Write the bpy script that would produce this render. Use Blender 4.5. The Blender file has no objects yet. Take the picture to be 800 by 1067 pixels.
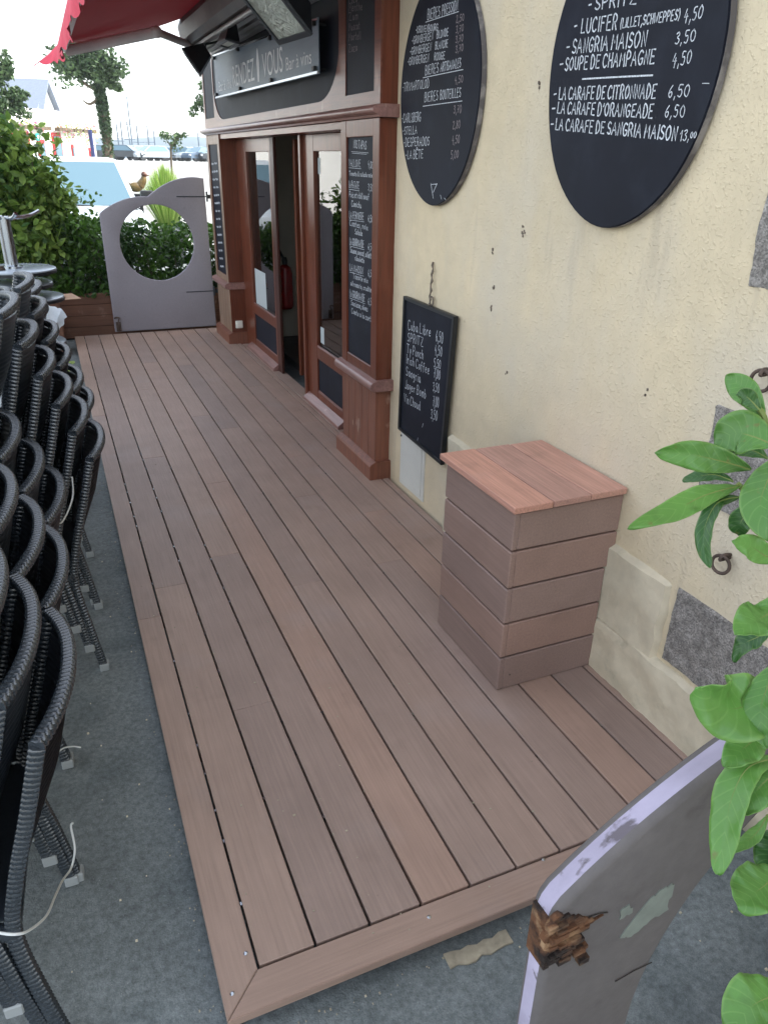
import bpy, bmesh, math, random
from mathutils import Vector, Matrix, noise
C = bpy.context.scene
COL = C.collection
R_ = math.radians
rng = random.Random(7)

# ------------------------------------------------------------------ camera
CP = Vector((-0.0997, -1.0423, 1.7490)); YAW, PIT, ROL, FPX = 0.41252, -0.44483, 0.020313, 767.91
FW = Vector((math.sin(YAW)*math.cos(PIT), math.cos(YAW)*math.cos(PIT), math.sin(PIT)))
RT0 = FW.cross(Vector((0, 0, 1))).normalized(); UP0 = RT0.cross(FW)
RT = RT0*math.cos(ROL)+UP0*math.sin(ROL); UPV = UP0*math.cos(ROL)-RT0*math.sin(ROL)
cd = bpy.data.cameras.new('camera'); cam = bpy.data.objects.new('camera', cd); COL.objects.link(cam)
cd.sensor_fit = 'HORIZONTAL'; cd.sensor_width = 36; cd.lens = 36*FPX/800; cd.clip_start = 0.02; cd.clip_end = 5000
M = Matrix((RT, UPV, -FW)).transposed().to_4x4(); M.translation = CP; cam.matrix_world = M
C.camera = cam
def on(u, v, ax, val):           # a measured point of the photograph on a known plane
    d = FW+RT*((u-400)/FPX)-UPV*((v-533.5)/FPX)
    return CP+d*((val-CP[ax])/d[ax])

# ------------------------------------------------------------------ light
SUN_EL, SUN_AZ = 48, 100         # azimuth measured from +y towards +x
w = bpy.data.worlds.new('World'); C.world = w; w.use_nodes = True
nt = w.node_tree; bg = nt.nodes['Background']
sky = nt.nodes.new('ShaderNodeTexSky'); sky.sky_type = 'NISHITA'; sky.sun_disc = False
sky.sun_elevation = R_(SUN_EL); sky.sun_rotation = R_(SUN_AZ); sky.dust_density = 1.5; sky.air_density = 1.2
hs = nt.nodes.new('ShaderNodeHueSaturation'); hs.inputs['Saturation'].default_value = 0.42
nt.links.new(sky.outputs[0], hs.inputs['Color']); nt.links.new(hs.outputs[0], bg.inputs[0])
bg.inputs[1].default_value = 0.15
sl = bpy.data.lights.new('sun', 'SUN'); sl.energy = 2.3; sl.angle = R_(3); sl.color = (1, .95, .88)
sun = bpy.data.objects.new('sun', sl); COL.objects.link(sun)
sd = Vector((math.sin(R_(SUN_AZ))*math.cos(R_(SUN_EL)), math.cos(R_(SUN_AZ))*math.cos(R_(SUN_EL)), math.sin(R_(SUN_EL))))
sun.rotation_euler = sd.to_track_quat('Z', 'Y').to_euler()
C.view_settings.view_transform = 'Standard'; C.view_settings.look = 'None'; C.view_settings.gamma = 1
C.view_settings.use_curve_mapping = False
C.view_settings.exposure = 2.06
C.cycles.max_bounces = 8; C.cycles.volume_bounces = 0

# ------------------------------------------------------------------ materials
def srgb(r, g, b):
    f = lambda c: (c/255/12.92 if c/255 <= .04045 else ((c/255+.055)/1.055)**2.4)
    return (f(r), f(g), f(b))
class MB_:
    def __init__(s, name, col, rough=.6, metal=0, spec=None):
        m = bpy.data.materials.new(name); m.use_nodes = True; s.m = m; s.nt = m.node_tree
        s.p = s.nt.nodes['Principled BSDF']; s.p.inputs['Roughness'].default_value = rough
        s.p.inputs['Metallic'].default_value = metal
        if spec is not None: s.p.inputs['Specular IOR Level'].default_value = spec
        s.col = s.n('ShaderNodeRGB'); s.col.outputs[0].default_value = (*col, 1)
        s.out = s.col.outputs[0]; s.nrm = None
        s.tc = s.n('ShaderNodeTexCoord')
    def n(s, t): return s.nt.nodes.new(t)
    def l(s, a, b): s.nt.links.new(a, b)
    def vec(s, scale=(1, 1, 1), coord='Object'):
        mp = s.n('ShaderNodeMapping'); mp.inputs['Scale'].default_value = scale; s.l(s.tc.outputs[coord], mp.inputs[0]); return mp.outputs[0]
    def noise(s, scale, detail=4, sc3=(1, 1, 1), coord='Object', rough=.55, dist=0):
        t = s.n('ShaderNodeTexNoise'); t.inputs['Scale'].default_value = scale; t.inputs['Detail'].default_value = detail
        t.inputs['Roughness'].default_value = rough; t.inputs['Distortion'].default_value = dist
        s.l(s.vec(sc3, coord), t.inputs['Vector']); return t.outputs[0]
    def ramp(s, f, stops):
        r = s.n('ShaderNodeValToRGB'); e = r.color_ramp.elements
        while len(e) < len(stops): e.new(.5)
        for k, (p, c) in enumerate(stops): e[k].position = p; e[k].color = (*c, 1) if len(c) == 3 else c
        s.l(f, r.inputs[0]); return r.outputs[0]
    def mix(s, f, col, mode='MIX', fac=None):
        x = s.n('ShaderNodeMix'); x.data_type = 'RGBA'; x.blend_type = mode
        if f is None: x.inputs[0].default_value = fac
        else: s.l(f, x.inputs[0])
        s.l(s.out, x.inputs[6])
        if isinstance(col, tuple): x.inputs[7].default_value = (*col, 1)
        else: s.l(col, x.inputs[7])
        s.out = x.outputs[2]; return s
    def vary(s, scale, lo, hi, detail=4, sc3=(1, 1, 1), a=.3, b=.7, coord='Object', dist=0):
        f = s.noise(scale, detail, sc3, coord, dist=dist); c = s.ramp(f, [(a, (lo,)*3), (b, (hi,)*3)])
        return s.mix(None, c, 'MULTIPLY', 1.0)
    def patch(s, scale, col, a, b, detail=5, sc3=(1, 1, 1), amount=1, coord='Object'):
        f = s.ramp(s.noise(scale, detail, sc3, coord), [(a, (0,)*3), (b, (amount,)*3)]); return s.mix(f, col)
    def bump(s, h, strength=.3, dist=.01):
        b = s.n('ShaderNodeBump'); b.inputs['Strength'].default_value = strength; b.inputs['Distance'].default_value = dist
        s.l(h, b.inputs['Height'])
        if s.nrm: s.l(s.nrm, b.inputs['Normal'])
        s.nrm = b.outputs[0]; return s
    def done(s):
        s.l(s.out, s.p.inputs['Base Color'])
        if s.nrm: s.l(s.nrm, s.p.inputs['Normal'])
        return s.m

def make_mats():
    D = {}
    # stucco
    m = MB_('cream_stucco', srgb(212, 196, 166), .92, spec=.2)
    m.vary(1.1, .90, 1.05, 6); m.vary(14, .94, 1.03, 4)
    m.patch(2.2, srgb(200, 190, 172), .48, .70, 7, (1, 1, .5), .7)
    m.patch(5, srgb(172, 160, 142), .62, .76, 8, (1, 1.6, .22), .5)
    n1 = m.noise(22, 6, rough=.6); n2 = m.noise(130, 3); n3 = m.noise(85, 2)
    m.bump(n1, .22, .010).bump(m.ramp(n3, [(.52, (0,)*3), (.70, (1,)*3)]), .5, .004).bump(n2, .3, .002); D['stucco'] = m.done()
    m = MB_('painted_stone', srgb(204, 192, 168), .9, spec=.2)
    m.patch(3, srgb(178, 172, 152), .42, .66, 7, amount=.8).patch(9, srgb(142, 138, 120), .62, .74, 7, amount=.5).vary(26, .93, 1.04)
    m.bump(m.noise(6, 6), .5, .02).bump(m.noise(60, 4), .3, .004); D['pstone'] = m.done()
    m = MB_('granite', srgb(158, 152, 146), .85, spec=.3)
    v = m.n('ShaderNodeTexVoronoi'); v.inputs['Scale'].default_value = 240; m.l(m.vec(), v.inputs[0])
    g = m.ramp(v.outputs['Color'], [(.15, (.52,)*3), (.5, (.85,)*3), (.85, (1.18,)*3)]); m.mix(None, g, 'MULTIPLY', 1.0)
    m.vary(30, .65, 1.2, 5); m.bump(m.noise(55, 6, rough=.7), .9, .012); D['granite'] = m.done()
    # asphalt
    m = MB_('asphalt', srgb(121, 127, 127), .93, spec=.25)
    m.vary(1.3, .78, 1.12, 6).patch(4, srgb(84, 92, 94), .5, .7, 6, amount=.6).vary(70, .70, 1.24, 5).vary(.9, .88, 1.08, 8).vary(300, .8, 1.15, 2).patch(7, srgb(150, 154, 158), .62, .8, 7, amount=.3)
    v = m.n('ShaderNodeTexVoronoi'); v.inputs['Scale'].default_value = 95; m.l(m.vec(), v.inputs[0])
    f = m.ramp(v.outputs['Distance'], [(.07, (1,)*3), (.13, (0,)*3)]); f2 = m.ramp(v.outputs['Color'], [(.72, (0,)*3), (.82, (.75,)*3)])
    mm = m.n('ShaderNodeMath'); mm.operation = 'MULTIPLY'; m.l(f, mm.inputs[0]); m.l(f2, mm.inputs[1]); m.mix(mm.outputs[0], srgb(176, 180, 178))
    m.bump(m.noise(160, 4), .6, .004).bump(m.noise(9, 4), .35, .008)
    D['asphalt'] = m.done()
    m = MB_('pale_paving', srgb(142, 142, 138), .9); m.vary(.7, .85, 1.1).vary(30, .9, 1.05); D['paving'] = m.done()
    # composite deck: colour per board in attribute
    def deck(name, base, along, grain=1.0, rough=.52):
        m = MB_(name, base, rough, spec=.35)
        a = m.n('ShaderNodeAttribute'); a.attribute_name = 'board'
        c = m.ramp(a.outputs['Fac'], [(0, (.84, .86, .89)), (.3, (.95, .96, .97)), (.65, (1.01, 1.0, .98)), (1, (1.05, .99, .95))]); m.mix(None, c, 'MULTIPLY', 1.0)
        sc = {'y': (1, .03, 1), 'x': (.03, 1, 1), 'z': (1, 1, .03)}[along]
        f = m.noise(130, 5, sc, dist=.3); m.mix(None, m.ramp(f, [(.25, (1-.16*grain,)*3), (.75, (1+.10*grain,)*3)]), 'MULTIPLY', 1.0)
        m.vary(3.2, .90, 1.07, 5).patch(2.1, srgb(160, 150, 148), .55, .78, 6, amount=.3).patch(5, srgb(104, 86, 78), .6, .78, 8, amount=.3).patch(38, srgb(96, 80, 72), .70, .76, 6, amount=.35)
        m.vary(420, .95, 1.04, 2)
        m.bump(f, .25, .002).bump(m.noise(350, 2), .12, .0015); return m.done()
    D['deck'] = deck('brown_composite_board', srgb(160, 136, 123), 'y')
    D['deckx'] = deck('brown_composite_rim_board', srgb(157, 133, 120), 'x')
    D['box'] = deck('dark_composite_cladding', srgb(146, 122, 112), 'y', .9)
    D['lid'] = deck('reddish_hardwood', srgb(188, 143, 126), 'y', 1.8)
    D['shadowgap'] = MB_('dark_joist', srgb(40, 33, 30), .9).done()
    def wood(name, col, sc=(1, 1, .06), rough=.42, worn=.0):
        m = MB_(name, col, rough, spec=.45)
        f = m.noise(48, 6, sc, dist=.6); m.mix(None, m.ramp(f, [(.25, (.66,)*3), (.7, (1.2,)*3)]), 'MULTIPLY', 1.0); m.vary(2.5, .86, 1.1, 5)
        if worn: m.patch(11, srgb(186, 158, 140), .63, .72, 9, (1, 1, .5), worn)
        m.bump(f, .12, .002); return m.done()
    D['wood'] = wood('red_brown_joinery', srgb(102, 54, 37), rough=.28); D['woodh'] = wood('red_brown_joinery_rail', srgb(108, 64, 50), (1, .06, 1), rough=.28, worn=.2)  # rails lightened: pale reflections on horizontal timber put into the colour
    D['woodworn'] = wood('worn_painted_joinery', srgb(124, 78, 60), worn=.6); D['woodpale'] = wood('weathered_lit_joinery', srgb(138, 112, 92), worn=.5)  # pale one: weathered timber, with the light on the face put into its colour
    D['mould'] = wood('worn_pink_moulding', srgb(140, 104, 96), (1, .06, 1), .3, .7)
    D['wooddark'] = wood('dark_door_wood', srgb(66, 34, 26))
    D['planter'] = wood('dark_red_planter_board', srgb(108, 72, 54), (.06, 1, 1), .6, .3)
    m = MB_('chalkboard', srgb(19, 22, 33), .62, spec=.22); m.vary(3, .82, 1.25, 6).patch(7, srgb(44, 50, 62), .5, .8, 7, amount=.4).bump(m.noise(300, 2), .08, .001); D['board'] = m.done()
    m = MB_('chipped_board_edge', srgb(88, 84, 84), .7); m.patch(14, srgb(160, 155, 150), .5, .64, 7, amount=.6); D['boardedge'] = m.done()
    m = MB_('chalk', srgb(222, 226, 232), .95, spec=.1); m.vary(200, .42, 1.06, 3); D['chalk'] = m.done()
    m = MB_('faint_chalk', srgb(150, 140, 142), .95, spec=.1); m.vary(260, .6, 1.05, 2); D['chalk2'] = m.done()
    m = MB_('brushed_sign_metal', srgb(100, 114, 128), .5, .0); m.vary(60, .9, 1.08, 4, (1, .05, 1)).patch(3, srgb(60, 68, 80), .55, .8, 5, amount=.4); D['signm'] = m.done()
    D['signt'] = MB_('pale_sign_lettering', srgb(232, 234, 236), .6).done()
    m = MB_('lilac_grey_paint', srgb(142, 137, 143), .6, spec=.35); m.vary(1.7, .90, 1.06, 5).vary(60, .95, 1.03).patch(16, srgb(112, 106, 112), .66, .76, 7, amount=.4).bump(m.noise(90, 4), .18, .002); D['gate'] = m.done()
    m = MB_('dark_grey_gate_back', srgb(98, 93, 92), .75, spec=.25); m.vary(2.2, .80, 1.12, 6).vary(45, .9, 1.06, 4).patch(12, srgb(58, 52, 50), .6, .74, 7, amount=.6).bump(m.noise(70, 5), .35, .003); D['gatef'] = m.done()  # darker grey face with scattered near-black blotches
    m = MB_('worn_white_lilac_edge', srgb(168, 160, 180), .7); m.vary(14, .7, 1.1, 6, (.3, 1, 1)).patch(30, srgb(84, 76, 80), .60, .66, 6, (.15, 1, 1), .9).bump(m.noise(50, 5, (.3, 1, 1)), .5, .004); D['gateedge'] = m.done()
    D['barepatch'] = MB_('bare_primer_patch', srgb(112, 118, 110), .85).vary(40, .85, 1.1).done()
    m = MB_('rotten_wood', srgb(96, 62, 38), .95); m.patch(26, srgb(170, 138, 104), .48, .62, 6, (.4, 1, 1)).patch(22, srgb(34, 22, 16), .5, .6, 6, (.4, 1, 1)).bump(m.noise(60, 6), 1, .01); D['rot'] = m.done()
    # wicker
    m = MB_('black_wicker_strand', srgb(44, 50, 56), .27, spec=1.0); m.vary(180, .75, 1.2, 2); D['wick'] = m.done()
    m = MB_('black_woven_panel', srgb(48, 54, 62), .3, spec=1.0); m.vary(200, .7, 1.2, 2); D['weave'] = m.done()
    D['foot'] = MB_('grey_plastic_foot', srgb(148, 152, 152), .6).done()
    D['steel'] = MB_('polished_steel', srgb(176, 180, 186), .22, 1).done()
    D['steeld'] = MB_('dark_metal', srgb(70, 74, 80), .4, .8).done()
    D['blackpl'] = MB_('black_plastic', srgb(26, 28, 31), .45).done()
    m = MB_('pale_tabletop', srgb(168, 176, 184), .25, .3); m.vary(20, .85, 1.06); D['ttop'] = m.done()
    m = MB_('cardboard', srgb(172, 142, 120), .9); m.vary(12, .9, 1.06); D['card'] = m.done()
    m = MB_('white_plastic_sheet', srgb(236, 240, 242), .4, spec=.5); m.bump(m.noise(12, 4), .4, .02); D['sheet'] = m.done()
    D['cord'] = MB_('white_cord', srgb(206, 208, 206), .7).done()
    m = MB_('window_glass', srgb(20, 22, 22), .03, spec=.9); D['glass'] = m.m
    m.p.inputs['Transmission Weight'].default_value = 0; m.done()
    g = bpy.data.materials.new('clear_glass'); g.use_nodes = True; n = g.node_tree; n.nodes.clear()
    o = n.nodes.new('ShaderNodeOutputMaterial'); mx = n.nodes.new('ShaderNodeMixShader'); tr = n.nodes.new('ShaderNodeBsdfTransparent'); gl = n.nodes.new('ShaderNodeBsdfGlossy'); fr = n.nodes.new('ShaderNodeFresnel')
    fr.inputs[0].default_value = 2.2; gl.inputs['Roughness'].default_value = .02; tr.inputs[0].default_value = (.72, .76, .75, 1)
    n.links.new(fr.outputs[0], mx.inputs[0]); n.links.new(tr.outputs[0], mx.inputs[1]); n.links.new(gl.outputs[0], mx.inputs[2]); n.links.new(mx.outputs[0], o.inputs[0]); D['cglass'] = g
    m = MB_('ribbed_reflector', srgb(196, 202, 190), .3, .3); m.bump(m.noise(18, 3, dist=2), .9, .03); D['refl'] = m.done()
    # awning
    m = MB_('shaded_red_awning_cloth', srgb(112, 18, 30), .85); m.vary(30, .9, 1.05)  # shade of the underside is put into the dark red
    m.p.inputs['Transmission Weight'].default_value = 0
    mt = m.done(); n = mt.node_tree; tl = n.nodes.new('ShaderNodeBsdfTranslucent'); tl.inputs[0].default_value = (*srgb(200, 40, 50), 1)
    mx = n.nodes.new('ShaderNodeMixShader'); mx.inputs[0].default_value = .06; o = n.nodes['Material Output']
    n.links.new(n.nodes['Principled BSDF'].outputs[0], mx.inputs[1]); n.links.new(tl.outputs[0], mx.inputs[2]); n.links.new(mx.outputs[0], o.inputs[0]); D['awn'] = mt
    D['awnv'] = MB_('lit_red_valance_cloth', srgb(206, 62, 82), .85).vary(25, .88, 1.06).done()  # brighter copy of the awning red, sunlit translucent look put into the colour
    m = MB_('grey_awning_metal', srgb(226, 220, 214), .5, .0); m.vary(6, .85, 1.08, 4, (1, .2, 1)); D['awnm'] = m.done()
    m = MB_('dark_fascia', srgb(78, 66, 64), .55); m.vary(5, .7, 1.2, 5); D['fasc'] = m.done()
    # leaves
    def leaf(name, c1, c2, rough=.45, tl_=.35):
        m = MB_(name, c1, rough, spec=.4); a = m.n('ShaderNodeAttribute'); a.attribute_name = 'leaf'
        m.mix(a.outputs['Fac'], c2); m.vary(40, .85, 1.1, 3); mt = m.done(); n = mt.node_tree
        t = n.nodes.new('ShaderNodeBsdfTranslucent'); mx = n.nodes.new('ShaderNodeMixShader'); mx.inputs[0].default_value = tl_
        n.links.new(m.out, t.inputs[0]); n.links.new(n.nodes['Principled BSDF'].outputs[0], mx.inputs[1]); n.links.new(t.outputs[0], mx.inputs[2])
        n.links.new(mx.outputs[0], n.nodes['Material Output'].inputs[0]); return mt
    D['lf_hedge'] = leaf('dark_hedge_leaf', srgb(34, 62, 26), srgb(92, 130, 52), .35)
    D['lf_vine'] = leaf('vine_leaf', srgb(58, 92, 38), srgb(144, 170, 80), .45, .4)
    D['lf_tree'] = leaf('tree_leaf', srgb(42, 62, 42), srgb(96, 120, 78), .5)
    D['lf_grass'] = leaf('pale_grass_blade', srgb(110, 150, 60), srgb(176, 196, 110), .6)
    D['petal'] = leaf('petal', srgb(200, 90, 150), srgb(226, 214, 110), .7)
    m = MB_('broad_leaf', srgb(40, 86, 32), .3, spec=.5); a = m.n('ShaderNodeAttribute'); a.attribute_name = 'leaf'
    m.mix(a.outputs['Fac'], srgb(108, 158, 74)); m.vary(9, .72, 1.18, 5)
    e = m.n('ShaderNodeAttribute'); e.attribute_name = 'edge'; m.mix(m.ramp(e.outputs['Fac'], [(0, (.30,)*3), (.07, (0,)*3), (.93, (0,)*3), (1, (.22,)*3)]), srgb(172, 204, 118))
    al = m.n('ShaderNodeAttribute'); al.attribute_name = 'along'; mu = m.n('ShaderNodeMath'); mu.operation = 'MULTIPLY'; mu.inputs[1].default_value = 62; m.l(al.outputs['Fac'], mu.inputs[0])
    si = m.n('ShaderNodeMath'); si.operation = 'SINE'; m.l(mu.outputs[0], si.inputs[0]); vn = m.ramp(si.outputs[0], [(.80, (0,)*3), (1, (1,)*3)])
    m.mix(m.ramp(vn, [(0, (0,)*3), (1, (.16,)*3)]), srgb(150, 188, 108))
    m.bump(m.noise(90, 5), .4, .002).bump(vn, .12, .001)
    m.patch(30, srgb(60, 92, 40), .58, .75, 4, amount=.4).patch(55, srgb(120, 110, 60), .68, .74, 3, amount=.6)
    mt = m.done(); n = mt.node_tree; t = n.nodes.new('ShaderNodeBsdfTranslucent'); mx = n.nodes.new('ShaderNodeMixShader'); mx.inputs[0].default_value = .3
    n.links.new(m.out, t.inputs[0]); n.links.new(n.nodes['Principled BSDF'].outputs[0], mx.inputs[1]); n.links.new(t.outputs[0], mx.inputs[2]); n.links.new(mx.outputs[0], n.nodes['Material Output'].inputs[0]); D['lf_broad'] = mt
    D['bark'] = MB_('bark', srgb(96, 84, 70), .9).vary(20, .7, 1.2, 5, (1, 1, .2)).done()
    D['stem'] = MB_('green_stem', srgb(110, 124, 60), .6).done()
    # background
    D['carw'] = MB_('white_car_paint', srgb(176, 184, 190), .18, spec=.6).done()
    D['carb'] = MB_('blue_grey_car_paint', srgb(74, 92, 112), .2, .3).done(); D['cars'] = MB_('silver_car_paint', srgb(150, 158, 164), .25, .5).done(); D['cark'] = MB_('dark_car_paint', srgb(40, 46, 54), .2, .2).done()
    D['carg'] = MB_('sky_tinted_car_glass', srgb(104, 132, 144), .08, .45).done(); D['tyre'] = MB_('tyre_rubber', srgb(30, 30, 32), .8).done(); D['lamp'] = MB_('headlamp_lens', srgb(210, 214, 220), .08, .4).done()  # pale blue of the car glass stands in for reflected sky
    m = MB_('blue_slate', srgb(106, 116, 132), .6); b = m.n('ShaderNodeTexBrick'); b.inputs['Scale'].default_value = 5; b.inputs['Color1'].default_value = (.9,)*3+(1,); b.inputs['Color2'].default_value = (1.1,)*3+(1,); b.inputs['Mortar'].default_value = (.6,)*3+(1,)
    m.l(m.vec((1, 1, 1)), b.inputs[0]); m.mix(None, b.outputs[0], 'MULTIPLY', .7); D['slate'] = m.done()
    D['white'] = MB_('white_render', srgb(232, 232, 228), .85).vary(2, .93, 1.03).done(); D['pink'] = MB_('salmon_brick_trim', srgb(206, 120, 112), .8).vary(8, .85, 1.1).done()
    D['red'] = MB_('red_painted_frame', srgb(178, 48, 48), .5).done(); D['navy'] = MB_('navy_pole_paint', srgb(36, 48, 96), .4).done(); D['teal'] = MB_('teal_sign', srgb(30, 150, 140), .5).done()
    m = MB_('harbour_water', srgb(120, 150, 160), .12); m.bump(m.noise(1.5, 3), .4, .05); D['water'] = m.done()
    D['hull'] = MB_('white_hull', srgb(224, 228, 230), .35).done(); D['mast'] = MB_('grey_mast', srgb(76, 90, 104), .5, .1).done()
    D['hill'] = MB_('wooded_hill', srgb(34, 62, 76), .95).vary(.02, .8, 1.2).done()
    D['room'] = MB_('dark_interior_plaster', srgb(186, 180, 168), .9).vary(2, .8, 1.1).done(); D['roomf'] = MB_('dark_stone_floor', srgb(70, 68, 66), .5).vary(6, .6, 1.3).done()
    D['redext'] = MB_('extinguisher_red', srgb(150, 16, 20), .25).done(); D['brass'] = MB_('brass', srgb(190, 150, 80), .25, 1).done()
    D['switch'] = MB_('white_socket', srgb(222, 220, 208), .4).done()
    m = MB_('grey_white_cupboard', srgb(205, 204, 196), .6); m.vary(5, .93, 1.03).patch(10, srgb(180, 176, 160), .6, .75, amount=.4); D['cup'] = m.done()
    m = MB_('rusty_iron', srgb(92, 78, 70), .7, .5); m.vary(40, .6, 1.3); D['iron'] = m.done()
    D['rope'] = MB_('grey_rope', srgb(110, 100, 90), .95).vary(80, .6, 1.3).done()
    D['paper'] = MB_('posted_paper', srgb(170, 176, 176), .8).done()
    D['hen'] = MB_('ochre_glaze', srgb(104, 84, 44), .4).vary(14, .6, 1.3).done(); D['henh'] = MB_('brown_glaze', srgb(90, 54, 38), .4).done()
    D['zinc'] = MB_('grey_zinc_flashing', srgb(136, 134, 134), .45, .4).vary(7, .7, 1.15, 4, (1, .1, 1)).done()
    return D
D = make_mats()

# ------------------------------------------------------------------ helpers
def kids(o): return list(o.children)
def empty(name, loc, label=None, cat=None, group=None, rz=0):
    o = bpy.data.objects.new(name, None); o.empty_display_size = .1; COL.objects.link(o); o.location = loc; o.rotation_euler.z = rz
    tag(o, label, cat, group); return o
def tag(o, label=None, cat=None, group=None, kind=None):
    if label: o['label'] = label
    if cat: o['category'] = cat
    if group: o['group'] = group
    if kind: o['kind'] = kind
    return o
def smooth(me, ang=35):
    me.polygons.foreach_set('use_smooth', [True]*len(me.polygons))
    try: me.set_sharp_from_angle(angle=R_(ang))
    except Exception: pass
def obj(name, bm, mat, parent=None, sm=True, loc=None, keep=False):
    """link a bmesh (world coordinates) as ONE mesh; when parented to an Empty the mesh keeps its world place"""
    me = bpy.data.meshes.new(name); bm.normal_update(); bm.to_mesh(me); bm.free()
    if isinstance(mat, (list, tuple)):
        for q in mat: me.materials.append(D[q])
    else: me.materials.append(D[mat])
    if sm: smooth(me)
    o = bpy.data.objects.new(name, me); COL.objects.link(o)
    if loc is not None: o.location = loc
    if parent:
        o.parent = parent
        if keep: o.matrix_parent_inverse = Matrix.Identity(4)
        else:
            pm = parent_world(parent); o.matrix_parent_inverse = pm.inverted()
    return o
def parent_world(p):
    m = Matrix.LocRotScale(p.location, p.rotation_euler, p.scale)
    if p.parent: m = parent_world(p.parent) @ p.matrix_parent_inverse @ m
    return m
def box(bm, x0, x1, y0, y1, z0, z1, bev=0, mi=0, seg=1):
    ret = bmesh.ops.create_cube(bm, size=1); vs = ret['verts']
    for v in vs: v.co = Vector(((x0+x1)/2+v.co.x*(x1-x0), (y0+y1)/2+v.co.y*(y1-y0), (z0+z1)/2+v.co.z*(z1-z0)))
    fs = set(f for v in vs for f in v.link_faces)
    for f in fs: f.material_index = mi
    if bev:
        es = list(set(e for v in vs for e in v.link_edges)); bmesh.ops.bevel(bm, geom=es, offset=bev, segments=seg, affect='EDGES', profile=.5)
    return vs
def prism(bm, pts, axis, a, b, bev=0, mi=0):
    """outline pts (two coordinates) extruded along axis from a to b"""
    def P(u, v, t): return Vector((t, u, v)) if axis == 'x' else Vector((u, t, v)) if axis == 'y' else Vector((u, v, t))
    A = [bm.verts.new(P(u, v, a)) for u, v in pts]; B = [bm.verts.new(P(u, v, b)) for u, v in pts]; n = len(pts); fs = []
    fs.append(bm.faces.new(A)); fs.append(bm.faces.new(B[::-1]))
    for i in range(n): fs.append(bm.faces.new((A[i], B[i], B[(i+1) % n], A[(i+1) % n])))
    for f in fs: f.material_index = mi
    bmesh.ops.recalc_face_normals(bm, faces=fs)
    if bev:
        es = list(set(e for f in fs[:2] for e in f.edges)); bmesh.ops.bevel(bm, geom=es, offset=bev, segments=2, affect='EDGES')
    return fs
def tube(bm, pts, r, seg=8, cap=True, sx=1, sy=1, upv=None, rfun=None):
    pts = [Vector(p) for p in pts]; n = len(pts); rings = []
    rr = r if isinstance(r, (list, tuple)) else [r]*n; prevN = None
    for i, p in enumerate(pts):
        t = (pts[min(i+1, n-1)]-pts[max(i-1, 0)]).normalized()
        if upv is not None: N = (Vector(upv)-t*t.dot(Vector(upv))).normalized()
        elif prevN is None: N = t.orthogonal().normalized()
        else: N = (prevN-t*t.dot(prevN)).normalized()
        prevN = N; Bv = t.cross(N); ring = []
        k = rfun(i) if rfun else 1
        for j in range(seg):
            a = 2*math.pi*j/seg; ring.append(bm.verts.new(p+(N*math.cos(a)*sx+Bv*math.sin(a)*sy)*rr[i]*k))
        rings.append(ring)
    for i in range(n-1):
        for j in range(seg): bm.faces.new((rings[i][j], rings[i][(j+1) % seg], rings[i+1][(j+1) % seg], rings[i+1][j]))
    if cap: bm.faces.new(rings[0][::-1]); bm.faces.new(rings[-1])
    return rings
def lathe(bm, prof, c, seg=24, mi=0):
    rings = []
    for r, z in prof: rings.append([bm.verts.new((c[0]+r*math.cos(2*math.pi*j/seg), c[1]+r*math.sin(2*math.pi*j/seg), c[2]+z)) for j in range(seg)])
    for i in range(len(rings)-1):
        for j in range(seg): bm.faces.new((rings[i][j], rings[i][(j+1) % seg], rings[i+1][(j+1) % seg], rings[i+1][j])).material_index = mi
    bm.faces.new(rings[0][::-1]); bm.faces.new(rings[-1])
def spline(pts, n):
    pts = [Vector(p) for p in pts]; P = [pts[0]]+pts+[pts[-1]]; out = []; m = len(pts)-1
    for k in range(n+1):
        u = k/n*m; i = min(int(u), m-1); t = u-i; a, b, c, d = P[i], P[i+1], P[i+2], P[i+3]
        out.append(.5*((2*b)+(c-a)*t+(2*a-5*b+4*c-d)*t*t+(-a+3*b-3*c+d)*t**3))
    return out
def resample(pts, step):
    out = [pts[0]]; acc = 0
    for a, b in zip(pts, pts[1:]):
        L = (b-a).length; 
        if L < 1e-9: continue
        t = step-acc
        while t <= L: out.append(a+(b-a)*(t/L)); t += step
        acc = (acc+L) % step
    out.append(pts[-1]); return out
def NB(): return bmesh.new()
GZ = -0.08                       # street level; the deck top is z = 0

# ------------------------------------------------------------------ ground, deck
b = NB(); bmesh.ops.create_grid(b, x_segments=2, y_segments=2, size=1, matrix=Matrix.Translation((0, 22, GZ)) @ Matrix.Diagonal((400, 40, 1, 1)))
tag(obj('street', b, 'asphalt', sm=False), kind='structure')
b = NB(); box(b, -60, 60, 17, 38, GZ+.003, GZ+.006); tag(obj('pavement', b, 'paving', sm=False), kind='structure')
b = NB(); prism(b, [(37, GZ-.1), (37, GZ+.002), (60, 1.3), (112, 1.3), (112, GZ-.9)], 'x', -120, 220); tag(obj('quay', b, 'paving', sm=False), kind='structure')
b = NB(); box(b, -1500, 1500, 112.1, 1600, GZ-.8, GZ-.5); tag(obj('water', b, 'water', sm=False), kind='structure')

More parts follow.
